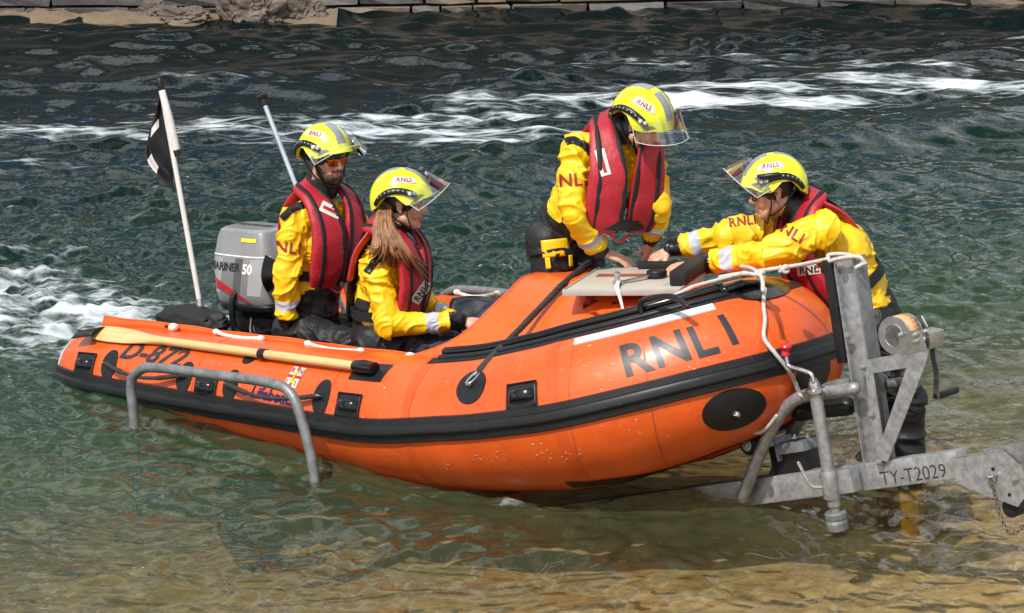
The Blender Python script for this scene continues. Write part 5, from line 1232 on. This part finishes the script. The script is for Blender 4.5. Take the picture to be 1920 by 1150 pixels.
def lifejacket(parent, off, N0, r, u, f, belly=.0, sc=1.0, Bv=None, open_=0.0, spine=None):
    """N0 neck base; r right, u up, f front of the torso"""
    r, u, f = nrm(r), nrm(u), nrm(f); root = empty('lifejacket', loc=A(0, 0, 0)); root.parent = parent
    P0 = lambda x, y, z: N0 + r * x + u * y + f * z - off; VV, FF, NB = [], [], 0
    for sg in (1, -1):
        K = [(.004, .052, -.112), (.055, .050, -.098), (.098, .042, -.040), (.118, .018, .040), (.118, -.055, .120), (.108, -.15, .165), (.104, -.27, .182), (.102, -.38, .178), (.098, -.45, .162)]
        NN = [(0, .5, -1), (.2, .8, -.7), (.3, 1, -.1), (.35, .9, .5), (.3, .45, .9), (.25, .1, 1), (.25, 0, 1), (.25, 0, 1), (.25, -.2, 1)]
        WD = [.058, .058, .060, .066, .082, .096, .104, .100, .080]; TH = [.028, .028, .026, .024, .024, .027, .031, .030, .022]
        P = cr([P0(sg * x, y, z) for x, y, z in K], 6); n = len(P); tt = np.linspace(0, len(K) - 1, n); ii = np.arange(len(K))
        Nv = np.array([[np.interp(q, ii, [k[m] for k in NN]) for m in range(3)] for q in tt]); Nw = nrm(Nv[:, :1] * sg * r + Nv[:, 1:2] * u + Nv[:, 2:] * f)
        w = np.interp(tt, ii, WD) * sc; th = np.interp(tt, ii, TH) * sc; T_, N_, B_ = frames(P, Nw); mb = MB(); V = []; sgm = 20; ang = np.linspace(0, 2 * math.pi, sgm, endpoint=False); e = 2 / 2.8
        cs, sn = np.cos(ang), np.sin(ang); cx = np.sign(cs) * np.abs(cs) ** e; sy = np.sign(sn) * np.abs(sn) ** e
        V = P[:, None] + (th[:, None] * cx[None])[..., None] * N_[:, None] + (w[:, None] * sy[None])[..., None] * B_[:, None]
        wr = .007 * fbm((V + off) * 11, 2); V = V + wr[..., None] * N_[:, None]
        mb.add(V, [(i * sgm + j, i * sgm + (j + 1) % sgm, (i + 1) * sgm + (j + 1) % sgm, (i + 1) * sgm + j) for i in range(n - 1) for j in range(sgm)] + [tuple(range(sgm))[::-1], tuple((n - 1) * sgm + j for j in range(sgm))])
        lobe = mb.build('collar_lobe', 'jacket_red', root); VV.append(V.reshape(-1, 3) + off); FF += [[i + NB for i in p] for p in mb.f]; NB += len(VV[-1])
        for k, (dw, rr) in enumerate(((-.42 * sg, .013), (.84 * sg, .016))):        # zip and outer binding
            q = P + N_ * (th * (1.0 if k == 0 else .66))[:, None] - B_ * (w * dw)[:, None] * 1; mb = MB(); sweep(mb, q[3:-1], .005, rr, N=N_[3:-1], seg=8); mb.build('zip' if k == 0 else 'binding', 'webbing_black', lobe)
    # back yoke and straps
    mb = MB(); P = cr([P0(0, .03, -.118), P0(0, -.08, -.150), P0(0, -.22, -.165), P0(0, -.36, -.160), P0(0, -.46, -.150)], 6); sweep(mb, P, .018, np.interp(np.linspace(0, 1, len(P)), (0, .3, .7, 1), (.11, .13, .10, .09)), N=-f, seg=16); mb.build('back_panel', 'webbing_black', root)
    for sg in (1, -1):
        mb = MB(); P = cr([P0(sg * .10, .035, -.08), P0(sg * .135, -.08, -.135), P0(sg * .13, -.22, -.15)], 6); sweep(mb, P, .014, .034, N=-f, seg=10); mb.build('back_pad', 'jacket_red', root)
    t = np.linspace(0, 2 * math.pi, 41); hw, hd = .198 + belly * .5, .162 + belly; yb = -.405
    ctr = N0 + u * yb + f * .01; P = []
    for q in t:
        dr = nrm(r * math.cos(q) + f * math.sin(q)); h = Bv.ray_cast(Vector(ctr), Vector(dr)) if Bv else (None,); k = np.linalg.norm(np.array(h[0]) - ctr) if h[0] is not None else .2; P.append(ctr + dr * min(k + .010, .235) - off)
    P = np.array(P); P[-1] = P[0]; mb = MB(); Nr = np.array([nrm(r * math.cos(q) / hw + f * math.sin(q) / hd) for q in t]); prof(mb, P, Nr, [(-.004, -.026), (.006, -.026), (.006, .026), (-.004, .026)], caps=False); mb.build('waist_belt', 'webbing_black', root)
    mb = MB(); box(mb, P0(0, yb, hd + .022), .06, .05, .02, r, u, f); mb.build('buckle', 'steel', root, bevel=.004)
    mb = MB(); P = cr([P0(.05, -.47, .17), P0(.0, -.50, .18), P0(-.05, -.47, .17)], 5); sweep(mb, P, .006, seg=6); mb.build('pull_toggle', 'red_plastic', root)
    return root, BVHTree.FromPolygons([Vector(v) for v in np.concatenate(VV)], FF)
def jacket_label(LB, LJ, base, px, py, rot):
    V2, F = grid2d(.125, .05, 8, 5); o = stick(LB, V2, F, px, py, rot, 'jacket_label', 'label_white', LJ, base)
    V2, F = text2d('RNLI', .046, 0, .001, 1.1, .012); stick(LB, V2, F, px, py, rot, 'label_letters', 'black_letter', o if o else LJ, base, lift=.006)
def limb_patch(name, mat, parent, off, p0, p1, r0, r1, t0, t1, toward, half, lift=.012, n=9):
    ax = p1 - p0; axn = nrm(ax); tw = nrm(toward - axn * (toward @ axn)); sd = np.cross(axn, tw); V = []
    for i in range(n):
        t = t0 + (t1 - t0) * i / (n - 1); r = r0 + (r1 - r0) * t + lift
        for j in range(n): a = half * (2 * j / (n - 1) - 1); V.append(p0 + ax * t + r * (math.cos(a) * tw + math.sin(a) * sd) - off)
    mb = MB(); mb.add(V, [(i * n + j, i * n + j + 1, (i + 1) * n + j + 1, (i + 1) * n + j) for i in range(n - 1) for j in range(n - 1)]); return mb.build(name, mat, parent, solid=.006)
CLOTH = ['suit_yellow', 'suit_black', 'cuff_black', 'reflective', 'skin', 'lips', 'beard', 'hair_dark', 'boot_yellow']
ARM_BANDS = [(.55, .72, 'reflective'), (.86, 1.0, 'cuff_black')]
def arm(B, sh, el, wr, fold=.018, r=(.076, .066, .060, .046), bands=True):
    B.c(sh, el, r[0], r[1], 'suit_yellow', fold=fold); d = wr - el
    m = el + d * .78; B.c(el, m, r[1], r[3] * 1.18, 'suit_yellow', fold=fold, bands=[(.66, .88, 'reflective')] if bands else None); B.c(m, wr, r[3] * 1.12, r[3] * .92, 'cuff_black', fold=fold * .5)
def torso(B, pel, chest, neck, shR, shL, hipR, hipL, f, waist=.5, fold=.014, w=1.0):
    mid = pel + (chest - pel) * waist
    B.c(hipR, hipL, .125, .125, 'suit_black', f, .95, fold=.012); B.c(pel, mid, .155 * w, .160 * w, 'suit_black', f, .84, fold=.012); B.c(mid, chest, .162 * w, .172 * w, 'suit_yellow', f, .80, fold=fold)
    ax = nrm(shL - shR); B.c(chest - ax * .06, chest + ax * .06, .145, .145, 'suit_yellow', f, .85, fold=fold)
    up = chest + (neck - chest) * .62; B.c(shR * .86 + up * .14, up, .078, .088, 'suit_yellow', fold=fold); B.c(shL * .86 + up * .14, up, .078, .088, 'suit_yellow', fold=fold); B.c(chest, neck - (neck - chest) * .12, .13, .075, 'suit_yellow', f, .8, fold=fold * .5)
def spot(px, py, D): return wy(px, py, D)
def body_text(B, s, px, py, size, rot, mat, parent, off, name='sleeve_letters', bold=.0015, sx=1.0):
    V2, F = text2d(s, size, 0, bold, 1.1, .02); return stick(B.bvh, V2, F, px, py, rot, name, mat, parent, off, sx=sx)

# ---- 1 helmsman at the stern
def helmsman():
    D = float(L2W((.72, -.12, 1.0))[1]); S = lambda px, py, dd=0.: spot(px, py, D + dd)
    f = nrm(A(.74, -.67, 0)); base = L2W((.72, -.12, .12)); root = empty('person', loc=base); tag(root, 'person at the stern in mirrored orange sunglasses, yellow drysuit and red lifejacket', 'person', 'lifeboat crew')
    B = Body(); pel, chest, neck = S(582, 606), S(600, 452), S(606, 366); shR, shL = S(552, 412, -.14), S(655, 405, .15)
    torso(B, pel, chest, neck, shR, shL, S(555, 622, -.09), S(612, 620, .09), f, .46)
    arm(B, shR, S(537, 512, -.20), S(538, 606, -.17)); arm(B, shL, S(690, 490, .16), S(716, 570, .02))
    hand(B, S(538, 616, -.17), A(.1, -.05, -1), A(-.6, -.7, .1), A(.7, -.6, 0), .6); hand(B, S(722, 577, .02), A(.7, -.2, -.4), A(0, 0, 1), A(-.2, -1, 0), .6)
    kR, kL = S(660, 645, -.28), S(722, 640, .02)
    for hp, kn, ft in ((S(555, 622, -.09), kR, S(640, 740, -.20)), (S(612, 620, .09), kL, S(705, 740, .05))):
        B.c(hp, kn, .105, .078, 'suit_black', fold=.014); B.c(kn, ft, .078, .062, 'suit_black', fold=.012); B.c(ft, ft + f * .16, .05, .042, 'boot_yellow')
    c = S(613, 298, -.02); hf = nrm(A(.66, -.75, -.04)); H = head(B, c, hf, A(0, 0, 1), beard=True); B.c(H(-.02, 0, -.06), neck, .062, .07, 'skin'); B.c(neck + (c - neck) * .12, neck + (c - neck) * .34, .076, .070, 'cuff_black')
    B.make('body', root, base, seed=1, mats=CLOTH)
    helmet(root, base, c + A(0, 0, 0), hf, A(0, 0, 1), visor=rad(58), lamp=False)
    r = nrm(np.cross(f, A(0, 0, 1))); u = nrm(neck - pel); LJ, LB = lifejacket(root, base, neck + A(0, 0, -.005), r, u, f, Bv=B.bvh); V2, F = grid2d(.13, .055, 8, 5); stick(LB, V2, F, 622, 396, -.45, 'reflective_patch', 'label_white', LJ, base); V2, F = grid2d(.10, .016, 6, 3); stick(LB, V2, F, 622, 396, -.45, 'patch_stripe', 'jacket_red', LJ, base, lift=.006)
    # mirrored sunglasses
    g = MB(); V = []
    hl = np.cross(A(0, 0, 1), hf)
    for sg in (-1, 1):
        m = MB(); Vv = []
        for i in range(9):
            for j in range(6):
                y = sg * (.008 + .054 * i / 8); z = -.020 + .040 * j / 5; z *= (1 - .35 * abs(i / 8 - .5) ** 2 * 2); x = .104 - 5.0 * max(0, abs(y) - .012) ** 2; Vv.append(H(x, y, z + .002) - base)
        m.add(Vv, [(i * 6 + j, (i + 1) * 6 + j, (i + 1) * 6 + j + 1, i * 6 + j + 1) for i in range(8) for j in range(5)]); 
        if sg < 0: gl = m.build('sunglasses', 'sunglass_orange', root, solid=.003)
        else: m.build('lens', 'sunglass_orange', gl, solid=.003)
        m = MB(); sweep(m, np.array([H(.088, sg * .062, .008) - base, H(.04, sg * .082, .012) - base, H(-.01, sg * .085, .010) - base]), .004, seg=6); m.build('temple_arm', 'helmet_black', gl)
    m = MB(); sweep(m, np.array([H(.105, sg_ * .062, .022 - .0 * abs(sg_)) - base - hf * (.018 * abs(sg_)) for sg_ in np.linspace(-1, 1, 9)]), .0035, seg=6); m.build('frame', 'helmet_black', gl)
    body_text(B, 'RNLI', 531, 463, .085, -.12, 'letter_maroon', root, base)
    ribbon(B.bvh, [(528, 412), (550, 392), (580, 386), (612, 404)], 12, 'shoulder_patch', 'cuff_black', root, base)
helmsman()

# ---- 2 seated crew amidships
def seated():
    D = float(L2W((1.30, -.28, .9))[1]); S = lambda px, py, dd=0.: spot(px, py, D + dd)
    f = nrm(A(.95, -.32, 0)); base = L2W((1.22, -.28, .12)); root = empty('person', loc=base); tag(root, 'person with long brown hair seated amidships in yellow drysuit and red lifejacket', 'person', 'lifeboat crew')
    B = Body(); pel, chest, neck = S(708, 626), S(728, 510), S(736, 436); shR, shL = S(702, 500, -.16), S(768, 484, .17)
    torso(B, pel, chest, neck, shR, shL, S(704, 642, -.10), S(728, 632, .10), f, .30)
    el = S(730, 608, -.25); wr = S(862, 603, -.20); arm(B, shR, el, wr, r=(.078, .068, .064, .046)); arm(B, shL, S(800, 575, .14), S(850, 600, .02))
    hand(B, S(872, 604, -.20), A(.95, -.15, -.12), A(-.1, -.55, .85), A(.2, -.2, -1), .75); hand(B, S(858, 604, .02), A(.8, -.2, -.3), A(0, 0, 1), A(0, -1, 0), .5)
    for hp, kn, ft in ((S(706, 645, -.10), S(850, 655, -.16), S(870, 760, -.10)), (S(728, 640, .10), S(860, 640, .10), S(890, 740, .12))):
        B.c(hp, kn, .115, .082, 'suit_black', fold=.016); B.c(kn, ft, .08, .062, 'suit_black', fold=.012); B.c(ft, ft + f * .16, .05, .042, 'boot_yellow')
    c = S(757, 384, -.02); hf = nrm(A(1, -.12, -.03)); H = head(B, c, hf, A(0, 0, 1)); B.c(H(-.022, 0, -.06), neck, .054, .06, 'skin'); B.c(neck + (c - neck) * .1, neck + (c - neck) * .32, .07, .064, 'cuff_black')
    B.make('body', root, base, seed=2, mats=CLOTH)
    helmet(root, base, c, hf, A(-.03, 0, 1), visor=rad(60), lamp=False)
    r = nrm(np.cross(f, A(0, 0, 1))); LJ, LB = lifejacket(root, base, neck + A(0, 0, -.01), r, nrm(neck - pel), f, Bv=B.bvh); jacket_label(LB, LJ, base, 789, 548, .95)
    ribbon(B.bvh, [(688, 512), (704, 490), (730, 474), (756, 470)], 13, 'shoulder_patch', 'cuff_black', root, base)
    ribbon(B.bvh, [(650, 562), (680, 573), (712, 583)], 22, 'side_strap', 'webbing_black', root, base)
    # eye and brow seen in profile
    for sg in (-1, 1):
        m = MB(); p = H(.080, sg * .032, .003) - base; lathe(m, p, hf, [(-.008, .004), (0, .0085), (.005, .006), (.007, .001)], 10); m.build('eye', 'hair_dark', root)
        m = MB(); sweep(m, np.array([H(.094, sg * .018, .020) - base, H(.090, sg * .034, .024) - base, H(.076, sg * .050, .019) - base]), .003, seg=5); m.build('eyebrow', 'hair_dark', root)
    # hair: locks falling from under the helmet over the near shoulder
    hr = empty('hair', loc=A(0, 0, 0)); hr.parent = root; rg = random.Random(5); mb = MB()
    for k in range(150):
        t = rg.random(); q = rg.random(); dp = -.10 - .10 * rg.random()
        a = (712 + 20 * t, 380 + 12 * q); b = (704 + 32 * t + rg.uniform(-4, 4), 425 + rg.uniform(-6, 6)); e = (700 + 66 * t + rg.uniform(-5, 5), 458 + 18 * t + rg.uniform(-8, 8)); z = (688 + 112 * t ** 1.1 + rg.uniform(-10, 10), 474 + 40 * t + rg.uniform(-22, 16))
        P = cr([S(*a, -.06 - .02 * q), S(*b, dp), S(*e, dp - .08 + .02 * q), S(*z, dp - .07 + .10 * t)], 6); w = .0065 + .003 * rg.random(); sweep(mb, P - base, np.interp(np.linspace(0, 1, len(P)), (0, .6, 1), (w, w, .0015)), w * .5, seg=5)
    o = mb.build('hair_locks', 'hair_brown', hr); o['kind'] = 'stuff'
    mb = MB(); bmh = capsule(S(722, 382, -.0) - base, S(716, 425, -.05) - base, .055, .040); mb.add(*bmh); mb.build('hair_mass', 'hair_brown', hr)
    # label on the jacket
    return B
seated()

# ---- 3 standing crew leaning on the board
def leaning():
    D = float(L2W((2.50, .10, 1.1))[1]); S = lambda px, py, dd=0.: spot(px, py, D + dd)
    f = nrm(A(.52, -.80, -.30)); base = L2W((2.45, .10, .12)); root = empty('person', loc=base); tag(root, 'standing person bent over the board on the bow, helmet lowered towards the camera', 'person', 'lifeboat crew')
    B = Body(); pel, chest, neck = S(1056, 428, .05), S(1126, 322, -.08), S(1162, 246, -.14); shR, shL = S(1078, 282, -.18), S(1214, 284, -.06)
    hR, hL = S(1030, 452, .0), S(1086, 452, .12)
    torso(B, pel, chest, neck, shR, shL, hR, hL, f, .34, w=1.0)
    bd = L2W(bl(1165, 492, 2, .975)); bd2 = L2W(bl(1216, 478, 2, .98))
    arm(B, shR, S(1074, 400, -.34), bd + A(-.10, .02, .055), r=(.080, .064, .060, .048)); arm(B, shL, S(1236, 385, -.20), bd2 + A(.01, .0, .085), r=(.078, .062, .058, .048))
    hand(B, bd + A(-.085, .02, .045), A(.9, -.15, -.30), A(.1, -.2, .95), A(.3, .8, 0), .35); hand(B, bd2 + A(.01, .0, .07), A(-.2, -.15, -.8), A(.8, -.4, .1), A(-.3, -.8, 0), .5)
    for hp, kn, ft in ((hR, S(1045, 600, -.08), S(1050, 770, .0)), (hL, S(1100, 600, .05), S(1105, 760, .12))):
        B.c(hp, kn, .120, .090, 'suit_black', fold=.014); B.c(kn, ft, .088, .066, 'suit_black', fold=.012); B.c(ft, ft + A(.12, -.08, -.02), .05, .042, 'boot_yellow')
    c = S(1205, 231, -.20); hf = nrm(A(.72, -.50, -.48)); hu = nrm(A(.30, -.36, .88)); H = head(B, c, hf, hu); B.c(H(-.03, 0, -.05), neck, .060, .066, 'skin'); B.c(neck + (c - neck) * .05, neck + (c - neck) * .42, .078, .072, 'cuff_black')
    B.make('body', root, base, seed=3, mats=CLOTH)
    helmet(root, base, c, hf, hu, visor=rad(42), lamp=False)
    r = nrm(shR - shL); u = nrm(neck - S(1134, 430, -.10)); f2 = nrm(np.cross(u, r)); f2 = f2 if f2 @ f > 0 else -f2
    LJ, LB = lifejacket(root, base, neck + A(.01, 0, -.01), r, u, f2, sc=.96, Bv=B.bvh); V2, F = grid2d(.13, .05, 8, 5); stick(LB, V2, F, 1130, 305, -1.3, 'reflective_patch', 'label_white', LJ, base); V2, F = grid2d(.10, .016, 6, 3); stick(LB, V2, F, 1130, 305, -1.3, 'patch_stripe', 'jacket_red', LJ, base, lift=.006)
    body_text(B, 'RNLI', 1064, 338, .085, .06, 'letter_maroon', root, base); body_text(B, 'RNLI', 1234, 325, .07, .55, 'letter_maroon', root, base)
    ribbon(B.bvh, [(1052, 270), (1075, 264), (1098, 275), (1116, 300)], 13, 'shoulder_patch', 'cuff_black', root, base)
    pk = limb_patch('thigh_pocket', 'suit_yellow', root, base, hR, S(1045, 600, -.08), .12, .09, -.02, .20, A(.25, -.9, .2), .62, lift=.004); limb_patch('pocket_strap', 'suit_yellow', pk, base, hR, S(1045, 600, -.08), .12, .09, .20, .34, A(-.15, -.95, .2), .10); limb_patch('pocket_strap', 'suit_yellow', pk, base, hR, S(1045, 600, -.08), .12, .09, .20, .34, A(.75, -.6, .2), .10)
leaning()

# ---- 4 crew standing in the water at the bow
def wader():
    D = 15.62; S = lambda px, py, dd=0.: spot(px, py, D + dd)
    f = nrm(A(-.95, -.22, 0)); base = S(1690, 940); base[2] = -.48; root = empty('person', loc=base); tag(root, 'person in dark glasses standing in the water behind the winch post, reaching to the board', 'person', 'lifeboat crew')
    B = Body(); pel, chest, neck = S(1630, 590), S(1570, 466), S(1502, 402); shL, shR = S(1545, 430, -.19), S(1478, 420, .17)
    ft = nrm(A(-.62, -.22, -.72)); torso(B, pel, chest, neck, shR, shL, S(1620, 610, .10), S(1640, 612, -.10), ft, .22, w=1.04)
    bd = L2W(bl(1222, 482, 2, .985)); bd[1] -= .06; bd3 = L2W(bl(1300, 500, 2, .985))
    arm(B, shL, S(1440, 476, -.22), S(1318, 496, -.12), r=(.088, .074, .066, .05)); arm(B, shR, S(1372, 440, .10), bd + A(.10, .02, .05), r=(.080, .070, .062, .048))
    hand(B, S(1306, 498, -.12), A(-1, 0, -.1), A(0, -.3, .9), A(0, .9, .1), .4); hand(B, bd + A(.085, .02, .04), A(-.8, -.3, -.35), A(-.25, -.35, .9), A(-.2, -.9, 0), .75)
    for hp, kn, fo in ((S(1625, 620, .09), S(1668, 745, .10), S(1675, 905, .14)), (S(1645, 622, -.10), S(1700, 750, -.08), S(1704, 900, -.05))):
        B.c(hp, kn, .125, .095, 'suit_black', fold=.018); fo = A(fo[0], fo[1], -.10); B.c(kn, fo, .094, .078, 'suit_black', fold=.016); B.c(fo + A(0, 0, -.05), fo + A(.0, 0, -.30), .088, .072, 'boot_yellow'); B.c(fo + A(0, 0, -.31), fo + A(-.17, -.06, -.33), .06, .05, 'boot_yellow')
    c = S(1449, 360, -.02); hf = nrm(A(-.97, -.14, -.16)); hu = A(-.16, 0, 1); H = head(B, c, hf, hu); B.c(H(-.03, 0, -.055), neck, .060, .068, 'skin'); B.c(neck + (c - neck) * .08, neck + (c - neck) * .38, .080, .074, 'cuff_black')
    B.make('body', root, base, seed=4, mats=CLOTH)
    helmet(root, base, c, hf, hu, visor=rad(70), lamp=True)
    r = nrm(np.cross(ft, nrm(neck - pel))); u = nrm(neck - pel); r = nrm(shR - shL); f2 = nrm(np.cross(u, r)); f2 = f2 if f2 @ ft > 0 else -f2
    LJ, LB = lifejacket(root, base, neck + A(.0, 0, -.01), r, u, f2, sc=1.05, Bv=B.bvh); jacket_label(LB, LJ, base, 1520, 505, .10)
    body_text(B, 'RNLI', 1478, 432, .075, -.55, 'letter_maroon', root, base); body_text(B, 'RNLI', 1392, 415, .06, .12, 'letter_maroon', root, base)
    # spectacles
    m = MB(); 
    for sg in (-1, 1):
        t = np.linspace(0, 2 * math.pi, 17); P = np.array([H(.106 - 4 * max(0, abs(sg * .032 + .024 * math.cos(q)) - .012) ** 2, sg * .032 + .024 * math.cos(q), -.002 + .017 * math.sin(q)) - base for q in t]); m = MB(); sweep(m, P, .0032, seg=6)
        if sg < 0: g = m.build('spectacles', 'helmet_black', root)
        else: m.build('rim', 'helmet_black', g)
        m = MB(); m.add(P[:-1], [tuple(range(16))]); m.build('lens', 'spectacle_glass', g)
        m = MB(); sweep(m, np.array([H(.092, sg * .060, .006) - base, H(.04, sg * .080, .010) - base, H(-.01, sg * .084, .008) - base]), .003, seg=6); m.build('temple_arm', 'helmet_black', g)
    m = MB(); sweep(m, np.array([H(.108, -.010, .002) - base, H(.110, 0, .005) - base, H(.108, .010, .002) - base]), .003, seg=6); m.build('bridge', 'helmet_black', g)
wader()
